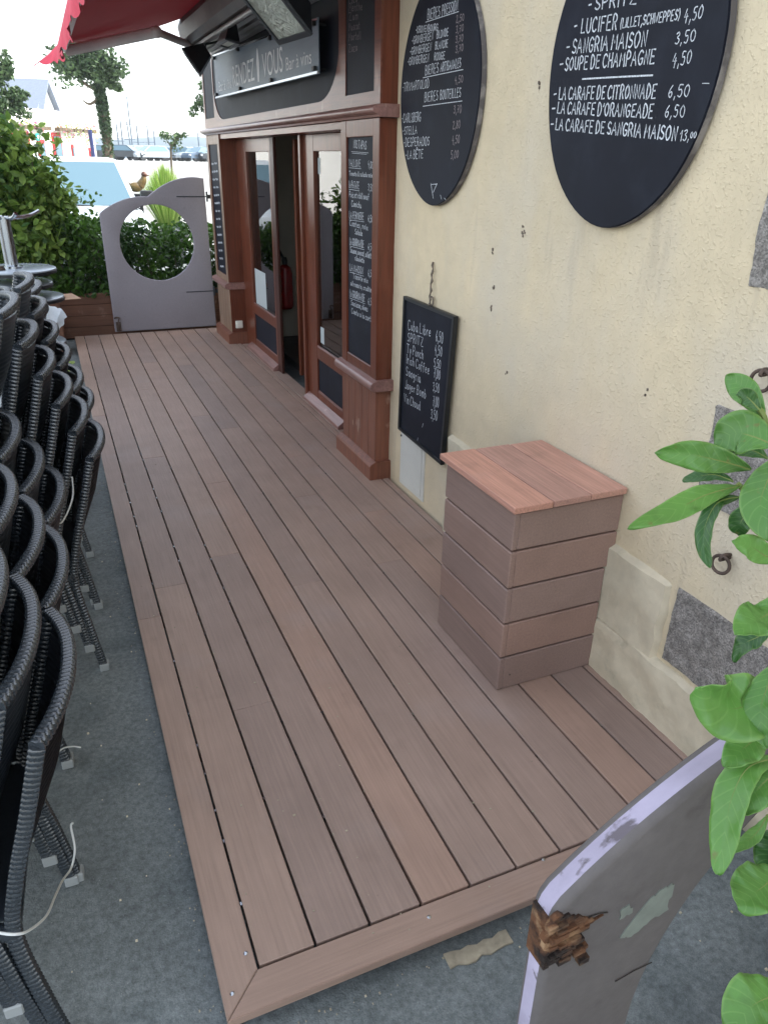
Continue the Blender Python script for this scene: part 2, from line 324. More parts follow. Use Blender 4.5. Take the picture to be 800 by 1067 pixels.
def boards(name, mat, parent=None, spec=()):
    bm = NB(); lay = bm.loops.layers.float_color.new('board'); 
    for (x0, x1, y0, y1, z0, z1, bev, val) in spec:
        n0 = set(bm.faces); box(bm, x0, x1, y0, y1, z0, z1, bev)
        for f in bm.faces:
            if f not in n0:
                for l in f.loops: l[lay] = (val, val, val, 1)
    return obj(name, bm, mat, parent, sm=False)
deck = empty('deck', (0, 0, GZ)); deck['kind'] = 'structure'
PB = .145; G = .0052
spec = []; YF = 7.497
joints = {0: [1.95], 1: [1.02, 3.6], 2: [2.15, 5.2], 3: [3.05, 6.1], 4: [1.75, 4.35], 5: [4.0, 5.9], 6: [2.68, 6.4], 7: [1.8, 3.3], 8: [2.35, 5.0], 9: [1.45, 3.95, 6.2], 10: [3.0, 5.6]}
for k in range(-1, 11):
    x0 = .0962+k*PB; x1 = x0+PB; y0 = .0962 if k >= 0 else 0
    ys = [y0]+(joints.get(k, []) if k >= 0 else [1.72, 4.6])+[YF]
    if k == -1:
        x0 = 0
    x1b = min(x1, 1.592)
    if x1b - x0 < .02: continue
    for a, c in zip(ys, ys[1:]):
        if k == -1: spec.append((x0+.0, x1-G, (a if a else .05)+.0012, c-.0012, -.026, 0, .0022, rng.random()))
        else:
            w_ = G+rng.uniform(-.0005, .0012)
            spec.append((x0+G*.4, x1b-w_, a+(.004 if a < .1 else 0), c-.0012, -.026, 0, .0022, rng.random()))
bd = boards('deck_board', 'deck', deck, [s for s in spec if s[2] > .09])
# recess boards up to the doors
boards('recess_board', 'deck', deck, [(1.5945, 1.700, 3.37, 6.60, -.026, -.001, .002, .5)])
# mitred rim at the front
bm = NB(); lay = bm.loops.layers.float_color.new('board')
prism(bm, [(0, 0), (1.592, 0), (1.592, .0925), (.0925, .0925)], 'z', -.026, 0, .002)
for f in bm.faces:
    for l in f.loops: l[lay] = (.72,)*3+(1,)
obj('rim_board', bm, 'deckx', deck, sm=False)
bm = NB(); lay = bm.loops.layers.float_color.new('board')
prism(bm, [(0, 0.002), (.0915, .0935), (.0915, 1.72), (0, 1.72)], 'z', -.026, 0, .002)
for f in bm.faces:
    for l in f.loops: l[lay] = (.62,)*3+(1,)
obj('rim_board', bm, 'deck', deck, sm=False)
bm = NB()
for y in [.06+.42*i for i in range(18)]: box(bm, .03, 1.57, y, y+.045, GZ+.001, -.0265)
box(bm, .012, .04, .03, YF-.03, GZ+.001, -.0268)
obj('joist', bm, 'shadowgap', deck, sm=False)
bm = NB()
for (u, v) in [(256, 994), (242, 1036), (447, 956), (566, 896), (597, 900)]:
    q = on(u, v, 2, .0); lathe(bm, [(.0055, 0), (.0055, .0012), (.003, .0018)], (q.x, q.y, 0), 8)
for k in range(11):
    for j in range(46):
        if rng.random() < (.75 if k < 3 else .2):
            y = .3+j*.155+rng.uniform(-.03, .03); x = .0962+k*PB
            if y < 7.2: box(bm, x-.003, x+.0015, y, y+rng.uniform(.004, .012), -.012, -.002)
obj('screw', bm, 'steel', deck, sm=False)

# ------------------------------------------------------------------ leaves
def leafcloud(bm, pts, size, lay, colf, hexa=True, updir=.3, rs=rng):
    for (p, cval) in pts:
        s = size*rs.uniform(.6, 1.25); d = Vector((rs.gauss(0, 1), rs.gauss(0, 1), rs.gauss(0, 1)+updir)).normalized()
        e = d.orthogonal().normalized(); a = rs.uniform(0, 6.28); e = Matrix.Rotation(a, 3, d) @ e; g = d.cross(e)
        P = [p-e*s*.5, p-e*s*.15+g*s*.3+d*s*.05, p+e*s*.25+g*s*.24+d*s*.04, p+e*s*.6-d*s*.05, p+e*s*.25-g*s*.24+d*s*.04, p-e*s*.15-g*s*.3+d*s*.05]
        m1, m2 = p-e*s*.15-d*s*.03, p+e*s*.25-d*s*.03
        V = [bm.verts.new(q) for q in P]; c1 = bm.verts.new(m1); c2 = bm.verts.new(m2)
        fs = [bm.faces.new(x) for x in ((V[0], c1, V[1]), (V[0], V[5], c1), (c1, c2, V[2], V[1]), (c1, V[5], V[4], c2), (c2, V[3], V[2]), (c2, V[4], V[3]))]
        for f in fs:
            for l in f.loops: l[lay] = (cval,)*3+(1,)
def blob_pts(centre, rad, n, rs, shell=.55, lumps=6):
    L = [(Vector(centre)+Vector((rs.uniform(-1, 1)*rad[0]*.6, rs.uniform(-1, 1)*rad[1]*.6, rs.uniform(-1, 1)*rad[2]*.6)), rs.uniform(.35, .6)) for _ in range(lumps)]
    out = []
    for _ in range(n):
        c, k = rs.choice(L); d = Vector((rs.gauss(0, 1), rs.gauss(0, 1), rs.gauss(0, 1))).normalized()*(rs.random()**.4)
        out.append((c+Vector((d.x*rad[0]*k, d.y*rad[1]*k, d.z*rad[2]*k)), min(1, max(0, rs.gauss(.45, .28)))))
    return out
def box_pts(x0, x1, y0, y1, z0, z1, n, rs, top=.12):
    out = []
    while len(out) < n:
        x, y, z = rs.uniform(x0, x1), rs.uniform(y0, y1), rs.uniform(z0, z1)
        zz = z1-top*(.5+.9*noise.noise(Vector((x*3.1, y*3.1, 7))))
        if z > zz: continue
        if noise.noise(Vector((x*5, y*5, z*5))) < -.33: continue
        out.append((Vector((x, y, z)), min(1, max(0, .42+.55*noise.noise(Vector((x*2.5, y*2.5, z*2.5+3)))+rs.gauss(0, .2)))))
    return out
def foliage(name, pts, size, mat, parent=None, updir=.3):
    bm = NB(); lay = bm.loops.layers.float_color.new('leaf'); leafcloud(bm, pts, size, lay, None, updir=updir)
    return obj(name, bm, mat, parent, sm=False)

# ------------------------------------------------------------------ stroke lettering
GL = {'A': '0,0 .45,1 .9,0|.15,.38 .75,.38', 'B': '.1,0 .1,1 .6,.95 .7,.75 .55,.55 .1,.52|.55,.55 .8,.3 .6,.03 .1,0', 'C': '.8,.85 .55,1 .25,.9 .05,.5 .2,.1 .5,0 .8,.12',
 'D': '.1,0 .1,1 .5,.95 .8,.6 .75,.25 .45,0 .1,0', 'E': '.75,1 .1,1 .1,0 .75,0|.1,.52 .6,.52', 'F': '.75,1 .1,1 .1,0|.1,.52 .6,.52', 'G': '.8,.85 .5,1 .15,.8 .05,.4 .3,.02 .7,.05 .8,.42 .5,.42',
 'H': '.1,0 .1,1|.75,0 .75,1|.1,.5 .75,.5', 'I': '.15,0 .15,1', 'J': '.6,1 .6,.2 .4,0 .1,.12', 'K': '.1,0 .1,1|.75,1 .12,.45 .8,0', 'L': '.1,1 .1,0 .7,0', 'M': '.05,0 .15,1 .5,.4 .85,1 .95,0',
 'N': '.1,0 .1,1 .75,0 .75,1', 'O': '.45,1 .12,.8 .05,.4 .3,.02 .6,.04 .85,.45 .75,.85 .45,1', 'P': '.1,0 .1,1 .6,.97 .75,.75 .6,.5 .1,.46', 'Q': '.45,1 .12,.8 .05,.4 .3,.02 .6,.04 .85,.45 .75,.85 .45,1|.5,.25 .9,-.05',
 'R': '.1,0 .1,1 .6,.97 .72,.75 .55,.52 .1,.5|.4,.5 .8,0', 'S': '.7,.88 .4,1 .12,.8 .2,.58 .6,.42 .68,.18 .4,0 .05,.12', 'T': '0,1 .85,1|.42,1 .42,0', 'U': '.1,1 .1,.25 .35,0 .65,.08 .78,.35 .78,1', 'V': '.05,1 .4,0 .8,1',
 'W': '0,1 .25,0 .5,.7 .75,0 1,1', 'X': '0,0 .8,1|0,1 .8,0', 'Y': '0,1 .4,.5 .8,1|.4,.5 .35,0', 'Z': '.05,1 .8,1 .05,0 .8,0',
 '0': '.4,1 .1,.75 .08,.3 .35,0 .62,.2 .68,.7 .4,1', '1': '.1,.7 .4,1 .35,0', '2': '.1,.8 .35,1 .62,.78 .1,0 .7,.02', '3': '.1,.92 .5,1 .6,.75 .3,.55 .62,.35 .4,0 .05,.1', '4': '.4,1 .08,.38 .7,.38|.5,.62 .45,-.1',
 '5': '.65,1 .2,1 .15,.58 .5,.6 .62,.3 .4,0 .08,.08', '6': '.55,1 .2,.6 .12,.22 .38,0 .62,.22 .5,.48 .18,.35', '7': '.08,.95 .65,1 .3,0|.2,.5 .55,.5', '8': '.4,.52 .15,.78 .4,1 .62,.78 .4,.52 .1,.22 .38,0 .66,.24 .4,.52', '9': '.6,.7 .35,.5 .12,.75 .38,1 .6,.8 .5,0',
 'a': '.55,.5 .25,.6 .08,.3 .25,.02 .52,.2 .56,.55 .62,.02', 'b': '.1,1 .1,0 .4,.05 .55,.3 .35,.55 .1,.4', 'c': '.5,.5 .25,.6 .08,.3 .25,.02 .52,.1', 'd': '.55,1 .55,0|.55,.45 .25,.58 .08,.3 .25,.02 .55,.15', 'e': '.1,.32 .5,.36 .35,.6 .12,.45 .1,.15 .3,0 .55,.1',
 'f': '.5,.95 .3,.98 .22,.7 .2,-.1|.05,.55 .45,.55', 'g': '.52,.5 .25,.6 .08,.35 .3,.12 .52,.5 .5,-.2 .15,-.35', 'h': '.1,1 .1,0|.1,.4 .35,.6 .5,.4 .5,0', 'i': '.15,.55 .15,0|.15,.78 .16,.82', 'j': '.3,.55 .28,-.25 .05,-.3', 'k': '.1,1 .1,0|.45,.6 .1,.3 .5,0', 'l': '.15,1 .15,0', 'm': '.08,0 .1,.55|.1,.4 .3,.6 .38,.4 .38,0|.38,.4 .6,.6 .7,.4 .7,0',
 'n': '.1,0 .1,.55|.1,.4 .35,.6 .5,.4 .5,0', 'o': '.3,.6 .08,.35 .25,.02 .5,.15 .5,.45 .3,.6', 'p': '.1,.55 .1,-.35|.1,.45 .4,.58 .52,.3 .35,.05 .1,.12', 'r': '.1,.55 .1,0|.1,.35 .3,.58 .45,.52', 's': '.45,.5 .25,.6 .12,.45 .42,.2 .3,.0 .05,.06', 't': '.22,.9 .22,.1 .4,.02|.03,.6 .42,.6', 'u': '.1,.55 .12,.12 .3,.0 .5,.15 .52,.55 .55,0', 'v': '.05,.55 .25,0 .5,.55',
 'x': '.05,0 .5,.55|.05,.55 .5,0', 'y': '.08,.55 .3,.1|.55,.55 .2,-.35', 'z': '.08,.55 .5,.55 .08,0 .5,0', '-': '.0,.48 .35,.5', ',': '.15,.08 .05,-.22', "'": '.15,1 .08,.75', '(': '.3,1.05 .1,.5 .3,-.1', ')': '.05,1.05 .28,.5 .05,-.1', '.': '.1,0 .12,.03', '&': '.7,0 .2,.75 .4,1 .5,.75 .1,.25 .3,0 .65,.35', '~': '.0,.3 .15,.6 .3,.1 .45,.55 .6,.15 .75,.5 .9,.2', ' ': '', '^': '.15,1.12 .35,1.3 .55,1.12', 'É': '.75,1 .1,1 .1,0 .75,0|.1,.52 .6,.52|.3,1.12 .55,1.3', 'Ê': '.75,1 .1,1 .1,0 .75,0|.1,.52 .6,.52|.15,1.1 .4,1.3 .65,1.1', 'Ï': '.15,0 .15,.75|.15,.98 .16,1.02'}
def adv(ch):
    s = GL.get(ch, '')
    if not s: return .4
    return max(float(q.split(',')[0]) for st in s.split('|') for q in st.split())+.32
def write(bm, txt, X, p0, p1, cap, th, x_off=0, rs=rng, jit=.035):
    """handwriting on the plane x = X from image point p0 (baseline start) to p1 (baseline end); cap height in image px"""
    A = on(*p0, 0, X); B = on(*p1, 0, X); T = on(p0[0], p0[1]-cap, 0, X); h = (T.z-A.z)
    ex = (B-A); tot = sum(adv(c) for c in txt); ex /= tot; cur = 0; prox = Vector((-.0012, 0, 0))
    for c in txt:
        for st in GL.get(c, '').split('|'):
            P = []
            for q in st.split():
                a, bb = map(float, q.split(',')); P.append((a+rs.uniform(-jit, jit), bb+rs.uniform(-jit, jit)))
            if len(P) < 2: continue
            W = [A+ex*(cur+a)+Vector((0, 0, h*bb))+prox for a, bb in P]
            if len(W) > 2 and c not in 'AEFHIKLMNTVWXYZ147': W = spline(W, (len(W)-1)*3)
            stroke(bm, W, th)
        cur += adv(c)
def stroke(bm, W, th):
    n = len(W); L, Rr = [], []
    for i, p in enumerate(W):
        t = (W[min(i+1, n-1)]-W[max(i-1, 0)]); 
        if t.length < 1e-7: t = Vector((0, 0, 1))
        t.normalize(); nn = Vector((0, -t.z, t.y))*th*.5
        if i == 0: p = p-t*th*.4
        if i == n-1: p = p+t*th*.4
        L.append(bm.verts.new(p+nn)); Rr.append(bm.verts.new(p-nn))
    for i in range(n-1): bm.faces.new((L[i], L[i+1], Rr[i+1], Rr[i]))
def bar(bm, X, p0, p1, th):
    A = on(*p0, 0, X)+Vector((-.0012, 0, 0)); B = on(*p1, 0, X)+Vector((-.0012, 0, 0)); stroke(bm, [A, (A+B)/2+Vector((0, 0, th*.1)), B], th)

# ------------------------------------------------------------------ building
WX = 1.600; HB = 7.5; YE = 7.32
bld = empty('building', (4, 2, GZ), 'cream rendered bar building with granite quoins along the deck', 'building')
bm = NB()
# wall with a real opening for the shopfront
NYS = (-3.5, 2.84, 3.30, 6.68, YE)
def wallgrid(bm, y0, y1, z0, z1, x=WX, st=.05, amp=.004):
    ny = max(1, int((y1-y0)/st)); nz = max(1, int((z1-z0)/st)); g = []
    for i in range(ny+1):
        row = []
        for j in range(nz+1):
            y = y0+(y1-y0)*i/ny; z = z0+(z1-z0)*j/nz; e = min(i, ny-i, j, nz-j) > 0
            d = amp*noise.noise(Vector((y*2.3, z*2.3, 0)))+amp*.5*noise.noise(Vector((y*7, z*7, 4))) if e else 0
            row.append(bm.verts.new((x-d-.0, y, z)))
        g.append(row)
    for i in range(ny):
        for j in range(nz): bm.faces.new((g[i][j], g[i][j+1], g[i+1][j+1], g[i+1][j]))
wallgrid(bm, -3.5, 3.30, GZ-.05, 2.9)
box(bm, WX+.0005, WX+.30, -3.5, 3.30, GZ-.05, 2.9)
box(bm, WX, WX+.30, 6.68, YE, GZ-.05, 2.9); box(bm, WX+.02, WX+.30, 3.30, 6.68, 1.95, 2.9)
box(bm, WX, 8, -3.5, YE, 2.901, HB)
box(bm, 7.7, 8, -3.5, YE, GZ, 2.9); box(bm, WX+.30, 7.7, YE-.3, YE, GZ, 2.9); box(bm, WX+.30, 7.7, -3.5, -3.2, GZ, 2.9)
obj('wall', bm, 'stucco', bld)
bm = NB(); prism(bm, [(1.35, HB), (8.3, HB), (4.8, HB+2.6)], 'y', -3.7, YE+.2); obj('roof', bm, 'slate', bld, sm=False)
bm = NB(); box(bm, WX+.31, 7.69, -3.19, YE-.31, GZ-.02, -.012); obj('floor', bm, 'roomf', bld, sm=False)
bm = NB(); box(bm, 3.6, 3.7, 3.0, YE-.31, 0, 2.9); box(bm, WX+.31, 3.6, 6.80, 6.9, 0, 2.9); box(bm, WX+.31, 3.6, 3.0, 3.05, 0, 2.9); box(bm, WX+.31, 3.6, 3.06, 6.79, 2.3, 2.35)
obj('interior_wall', bm, 'room', bld, sm=False)
def rough_block(bm, x0, x1, y0, y1, z0, z1, bev, amp, seed, sub=14):
    box(bm, x0, x1, y0, y1, z0, z1, bev, seg=3)
# smooth painted stone courses
def stone_face(bm, x, y0, y1, z0, z1, d=.03, bev=.018, amp=.004, st=.02, back=WX+.02, seed=0):
    ny = max(4, int((y1-y0)/st)); nz = max(4, int((z1-z0)/st)); g = []
    for i in range(ny+1):
        row = []
        for j in range(nz+1):
            y = y0+(y1-y0)*i/ny; z = z0+(z1-z0)*j/nz
            e = min(y-y0, y1-y, z-z0, z1-z); k = 1 if e >= bev else math.sqrt(max(0, 1-(1-e/bev)**2))
            w = noise.noise(Vector((y*9+seed, z*9, seed)))*amp+noise.noise(Vector((y*31, z*31+seed, seed)))*amp*.5
            row.append(bm.verts.new((x+(back-x)*(1-k)-w*k, y+.010*noise.noise(Vector((z*14, y*3, seed)))*(e < bev), z+.009*noise.noise(Vector((y*12, z*3, seed+9)))*(e < bev))))
        g.append(row)
    for i in range(ny):
        for j in range(nz): bm.faces.new((g[i][j], g[i][j+1], g[i+1][j+1], g[i+1][j]))
bm = NB(); stone_face(bm, 1.574, .47, 2.03, .198, .535, bev=.026, seed=1, amp=.009); obj('stone_block', bm, 'pstone', bld)
bm = NB(); stone_face(bm, 1.570, -1.2, 2.03, GZ-.02, .236, bev=.03, seed=5, amp=.011)
ob = obj('plinth_course', bm, 'pstone', bld)
for (y0, y1, z0, z1, s) in [(-.55, .462, .238, .533, 2), (-.2, .468, .83, 1.143, 3), (-.6, .455, 1.455, 1.77, 4)]:
    bm = NB(); stone_face(bm, 1.590, y0, y1, z0, z1, bev=.010, amp=.010, st=.012, seed=s); obj('granite_block', bm, 'granite', bld)
# meter cupboard under the chalkboard
bm = NB(); box(bm, 1.589, WX+.01, 2.29, 2.60, .035, .60, .004); box(bm, 1.585, 1.5895, 2.315, 2.575, .06, .585, .002)
cb = obj('cupboard_door', bm, 'cup', bld, sm=False); bm = NB(); lathe(bm, [(.006, 0), (.006, .004)], (0, 0, 0), 10)
bmesh.ops.rotate(bm, verts=bm.verts, cent=(0, 0, 0), matrix=Matrix.Rotation(-math.pi/2, 3, 'Y')); bmesh.ops.translate(bm, verts=bm.verts, vec=(1.5885, 2.588, .33)); obj('lock', bm, 'blackpl', cb)
# bits of mortar, old fixing holes and cracks
bm = NB()
for (u, v) in [(545, 243), (527, 388), (452, 213), (512, 262), (513, 300), (511, 320), (672, 408), (544, 240), (560, 90)]:
    q = on(u, v, 0, WX-.005)
    for _ in range(4):
        a = q+Vector((0, rng.uniform(-.007, .007), rng.uniform(-.014, .014))); s_ = rng.uniform(.4, .9); box(bm, a.x+.001, a.x+.006, a.y-.0035*s_, a.y+.0035*s_, a.z-.004*s_, a.z+.007*s_)
obj('fixing_hole', bm, 'rope', bld, sm=False)
# rust-grey mooring rings on the wall
for (y, z, s, lab) in [(.297, .715, 1, 'rusty iron ring on the cream wall between the two lower granite blocks'), (.312, 1.262, 1, 'iron ring half cut off at the right edge above the upper leaves')]:
    t = empty('wall_ring', (WX, y, z), lab, 'ring', 'iron rings in the wall')
    bm = NB(); bm2 = [Vector((WX-.032-.007*math.cos(a), y+.026*math.cos(a), z-.018+.028*math.sin(a))) for a in [i*2*math.pi/22 for i in range(23)]]
    tube(bm, bm2, .0052, 8); obj('ring', bm, 'iron', t)
    bm = NB(); tube(bm, spline([(WX+.002, y, z+.008), (WX-.03, y, z+.012), (WX-.040, y, z+.0), (WX-.028, y, z-.002), (WX+.002, y, z+.0)], 16), .0055, 7); obj('staple', bm, 'iron', t)

# ------------------------------------------------------------------ shopfront
sf = empty('shopfront', (1.6, 5, 0), 'red brown timber shopfront with glazed frames and a dark painted fascia', 'shopfront')
PX = 1.503
def pilaster(y0, y1, bw, pale, name='pilaster'):
    fm = 'woodpale' if pale else 'wood'
    # body: frame round a recessed chalkboard, side faces of solid timber
    bm = NB(); z0, z1 = .60, 1.945; bl, br = y1-.085, y0+.085; zb0, zb1 = .672, 1.862
    box(bm, PX, WX+.09, y0, br, z0, z1, .003); box(bm, PX, WX+.09, bl, y1, z0, z1, .003)
    box(bm, PX+.0015, WX+.09, br, bl, z0, zb0, .003); box(bm, PX+.0015, WX+.09, br, bl, zb1, z1, .003)
    if pale:
        for f in bm.faces: f.normal_update(); f.material_index = 1 if f.normal.x < -.5 else 0  # outward faces get the weathered copy with light put into its colour
    body = obj(name, bm, ['wood', 'woodpale'] if pale else 'wood', sf, sm=False)
    bm = NB(); box(bm, PX+.012, PX+.03, br-.004, bl+.004, zb0-.004, zb1+.004); cbd = obj('menu_board', bm, 'board', body, sm=False)
    # lower tongue and groove
    bm = NB(); zt = .555; n = 5; wd = (y1-y0-.012)/n
    for i in range(n): box(bm, PX+.004, WX+.09, y0+.006+i*wd+.0012, y0+.006+(i+1)*wd-.0012, .1, zt, .003)
    box(bm, PX+.008, WX+.088, y0+.01, y1-.01, .1, zt-.002)
    if pale:
        for f in bm.faces: f.normal_update(); f.material_index = 1 if f.normal.x < -.5 else 0
    obj('tongue_and_groove', bm, ['wood', 'woodpale'] if pale else 'woodworn', body, sm=False)
    bm = NB(); prism(bm, [(PX-.038, GZ), (PX-.038, .085), (PX-.030, .098), (PX, .112), (WX+.09, .112), (WX+.09, GZ)], 'y', y0-.02, y1+.02, .003); obj('plinth', bm, 'woodworn', body, sm=False)
    bm = NB(); pr = [(PX+.0, .548)]+[(PX-.020-.024*math.cos(a), .578+.027*math.sin(a)) for a in [(-80+20*i)*math.pi/180 for i in range(9)]]+[(PX, .612), (WX+.092, .612), (WX+.092, .548)]
    prism(bm, pr, 'y', y0-.03, y1+.03, .002); obj('sill_moulding', bm, 'mould', body)
    return body, cbd
NP0, NP1, FP0, FP1 = 2.775, 3.335, 6.64, 7.24
np_, nb_ = pilaster(NP0, NP1, .08, False); fp_, fb_ = pilaster(FP0, FP1, .08, True)
# socket on the return of the far pilaster
bm = NB(); box(bm, 1.545, 1.62, FP0-.014, FP0+.001, .155, .232, .006, seg=2); box(bm, 1.556, 1.609, FP0-.019, FP0-.013, .17, .218, .003)
obj('socket', bm, 'switch', fp_)
# lintel, cornice
bm = NB(); box(bm, PX+.012, WX+.09, NP1+.001, FP0-.001, 1.905, 1.944, .002); obj('lintel', bm, 'woodh', sf, sm=False)
bm = NB(); pr = [(WX+.01, 1.946), (PX-.012, 1.946), (PX-.016, 1.956), (PX-.034, 1.962)]+[(PX-.036-.012*math.cos(a), 1.978+.014*math.sin(a)) for a in [(-70+28*i)*math.pi/180 for i in range(6)]]+[(PX-.02, 1.999), (PX-.004, 2.004), (WX+.01, 2.004)]
prism(bm, pr, 'y', NP0-.03, FP1+.03); obj('cornice', bm, 'mould', sf)
# window / door frames at the back of the recess
def wframe(y0, y1, x=1.655, name='window'):
    st = .055; t = empty(name, (x, (y0+y1)/2, 0)); t.parent = sf; t.matrix_parent_inverse = parent_world(sf).inverted()
    bm = NB(); X1 = x+.055
    box(bm, x, X1, y0, y0+st, .0, 1.904, .004); box(bm, x, X1, y1-st*1.7, y1, .0, 1.904, .004)
    a, c = y0+st, y1-st*1.7
    for (z0, z1) in ((.03, .115), (.372, .468), (1.80, 1.904)): box(bm, x+.001, X1, a, c, z0, z1, .004)
    return t, bm, a, c, X1
for (y0, y1) in ((3.70, 4.52), (5.42, 6.42)):
    st = .05; x = 1.655; X1 = 1.71
    bm = NB(); y0b = y0; a, c = y0+.05, y1-(.17 if y0 > 5 else .22)
    if y0 > 5: a = y0+.045
    box(bm, x, X1, y0, a, .0, 1.904, .003); box(bm, x, X1, c, y1, .0, 1.904, .003)
    for (z0, z1) in ((-.0, .115), (.372, .468), (1.80, 1.904)): box(bm, x+.001, X1, a, c, z0, z1, .003)
    wf = obj('window', bm, 'wood', sf, sm=False)
    bm = NB(); box(bm, x+.022, x+.028, a-.005, c+.005, .46, 1.805); obj('glass', bm, 'cglass', wf, sm=False)
    bm = NB(); box(bm, x+.012, x+.03, a-.005, c+.005, .11, .377); obj('lower_panel', bm, 'board', wf, sm=False)
    bm = NB(); box(bm, x+.006, x+.013, a, c, .1155, .122); box(bm, x+.004, x+.012, a, c, .469, .475); obj('glazing_bead', bm, 'mould', wf, sm=False)
    bm = NB(); prism(bm, [(x-.001, .0), (x-.052, .0), (x-.05, .022), (x-.001, .058)], 'y', y0, y1, .002); obj('threshold_board', bm, 'mould', wf, sm=False)
    if y0 < 5:
        bm = NB(); box(bm, x+.0205, x+.0215, 4.19, 4.27, .50, .62); obj('sticker', bm, 'paper', wf, sm=False)
        bm = NB(); box(bm, x+.0205, x+.0215, 4.215, 4.26, 1.66, 1.76, .0); obj('sticker', bm, 'paper', wf, sm=False)
    else:
        bm = NB(); box(bm, x+.0205, x+.0215, 5.83, 6.22, .475, .80); obj('sticker', bm, 'paper', wf, sm=False)
# frame between pilasters and windows (returns)
for ya, yb in ((NP1+.001, 3.699), (6.421, FP0-.001)):
    bm = NB(); box(bm, 1.66, 1.71, ya, yb, 0, 1.904, .002); obj('recess_panel', bm, 'wood', sf, sm=False)
# door jambs
bm = NB(); box(bm, 1.63, 1.73, 4.521, 4.565, .0, 1.904, .003); obj('door_jamb', bm, 'wood', sf, sm=False)
bm = NB(); box(bm, 1.652, 1.675, 5.31, 5.419, .0, 1.904, .003); obj('door_jamb', bm, 'wooddark', sf, sm=False)
dr = None
bm = NB(); box(bm, 1.78, 1.88, 5.16, 5.20, .01, 1.89, .003); box(bm, 2.33, 2.42, 5.16, 5.20, .01, 1.89, .003)
for z0, z1 in ((.01, .16), (.75, .86), (1.8, 1.89)): box(bm, 1.88, 2.33, 5.161, 5.20, z0, z1, .003)
box(bm, 1.875, 2.335, 5.172, 5.19, .12, 1.81); dr = obj('door', bm, 'wood', sf, sm=False)
bm = NB(); bmesh.ops.create_uvsphere(bm, u_segments=16, v_segments=10, radius=.023, matrix=Matrix.Translation((1.83, 5.125, .95))); tube(bm, [(1.83, 5.165, .95), (1.83, 5.13, .95)], .009, 8); obj('knob', bm, 'brass', dr)
# extinguisher inside
q = on(297.5, 300, 1, 6.45); EX = q.x; EZ = q.z-.2
ex = empty('fire_extinguisher', (EX, 6.45, EZ), 'red fire extinguisher with black hose inside the dark doorway', 'extinguisher')
bm = NB(); lathe(bm, [(.06, 0), (.075, .02), (.075, .34), (.06, .40), (.02, .43)], (EX, 6.45, EZ), 20); obj('cylinder', bm, 'redext', ex)
bm = NB(); lathe(bm, [(.025, .43), (.03, .47), (.02, .5)], (EX, 6.45, EZ), 12); tube(bm, spline([(EX, 6.45, EZ+.47), (EX-.09, 6.42, EZ+.6), (EX-.13, 6.40, EZ+.45), (EX-.10, 6.39, EZ+.2)], 14), .012, 7); obj('hose', bm, 'blackpl', ex)
# upper fascia
bm = NB(); FX = 1.505
box(bm, FX+.012, WX+.02, NP0, FP1, 2.005, 2.93)      # backing
fas = obj('fascia', bm, 'wood', sf, sm=False)
# front timber sheet with three openings (two boards and the rounded sign panel)
def rrect(y0, y1, z0, z1, r, n=8):
    P = []
    for (cy, cz, a0) in ((y0+r, z0+r, 180), (y1-r, z0+r, 270), (y1-r, z1-r, 0), (y0+r, z1-r, 90)):
        for i in range(n+1):
            a = R_(a0+90*i/n); P.append((cy+r*math.cos(a), cz+r*math.sin(a)))
    return P
bm = NB(); ZT = 2.93
for (y0, y1, z0, z1) in ((NP0, 2.855, 2.005, ZT), (3.262, 3.36, 2.005, ZT), (6.73, 6.76, 2.005, ZT), (7.18, FP1, 2.005, ZT), (2.855, 3.262, 2.005, 2.064), (6.76, 7.18, 2.005, 2.086), (3.36, 6.73, 2.005, 2.058), (2.855, 3.262, 2.80, ZT), (6.76, 7.18, 2.80, ZT), (3.36, 6.73, 2.72, ZT)):
    box(bm, FX, FX+.011, y0, y1, z0, z1)
# curved corner spandrels
for (cy, cz, sy, sz) in ((3.36, 2.058, 1, 1), (6.73, 2.058, -1, 1), (3.36, 2.72, 1, -1), (6.73, 2.72, -1, -1)):
    ry, rz = .36, .26; P = [(cy, cz)]+[(cy+sy*(ry-ry*math.sin(R_(a))), cz+sz*(rz-rz*math.cos(R_(a)))) for a in range(0, 91, 9)]
    prism(bm, P, 'x', FX, FX+.011)
obj('fascia_frame', bm, 'woodh', fas, sm=False)
bm = NB(); box(bm, FX+.007, FX+.0125, 3.35, 6.74, 2.05, 2.73); obj('sign_panel', bm, 'board', fas, sm=False)
bm = NB(); box(bm, FX+.006, FX+.0125, 2.85, 3.266, 2.06, 2.81); ub = obj('menu_board', bm, 'board', fas, sm=False)
bm = NB(); box(bm, FX+.006, FX+.0125, 6.755, 7.185, 2.08, 2.81); obj('menu_board', bm, 'board', fas, sm=False)
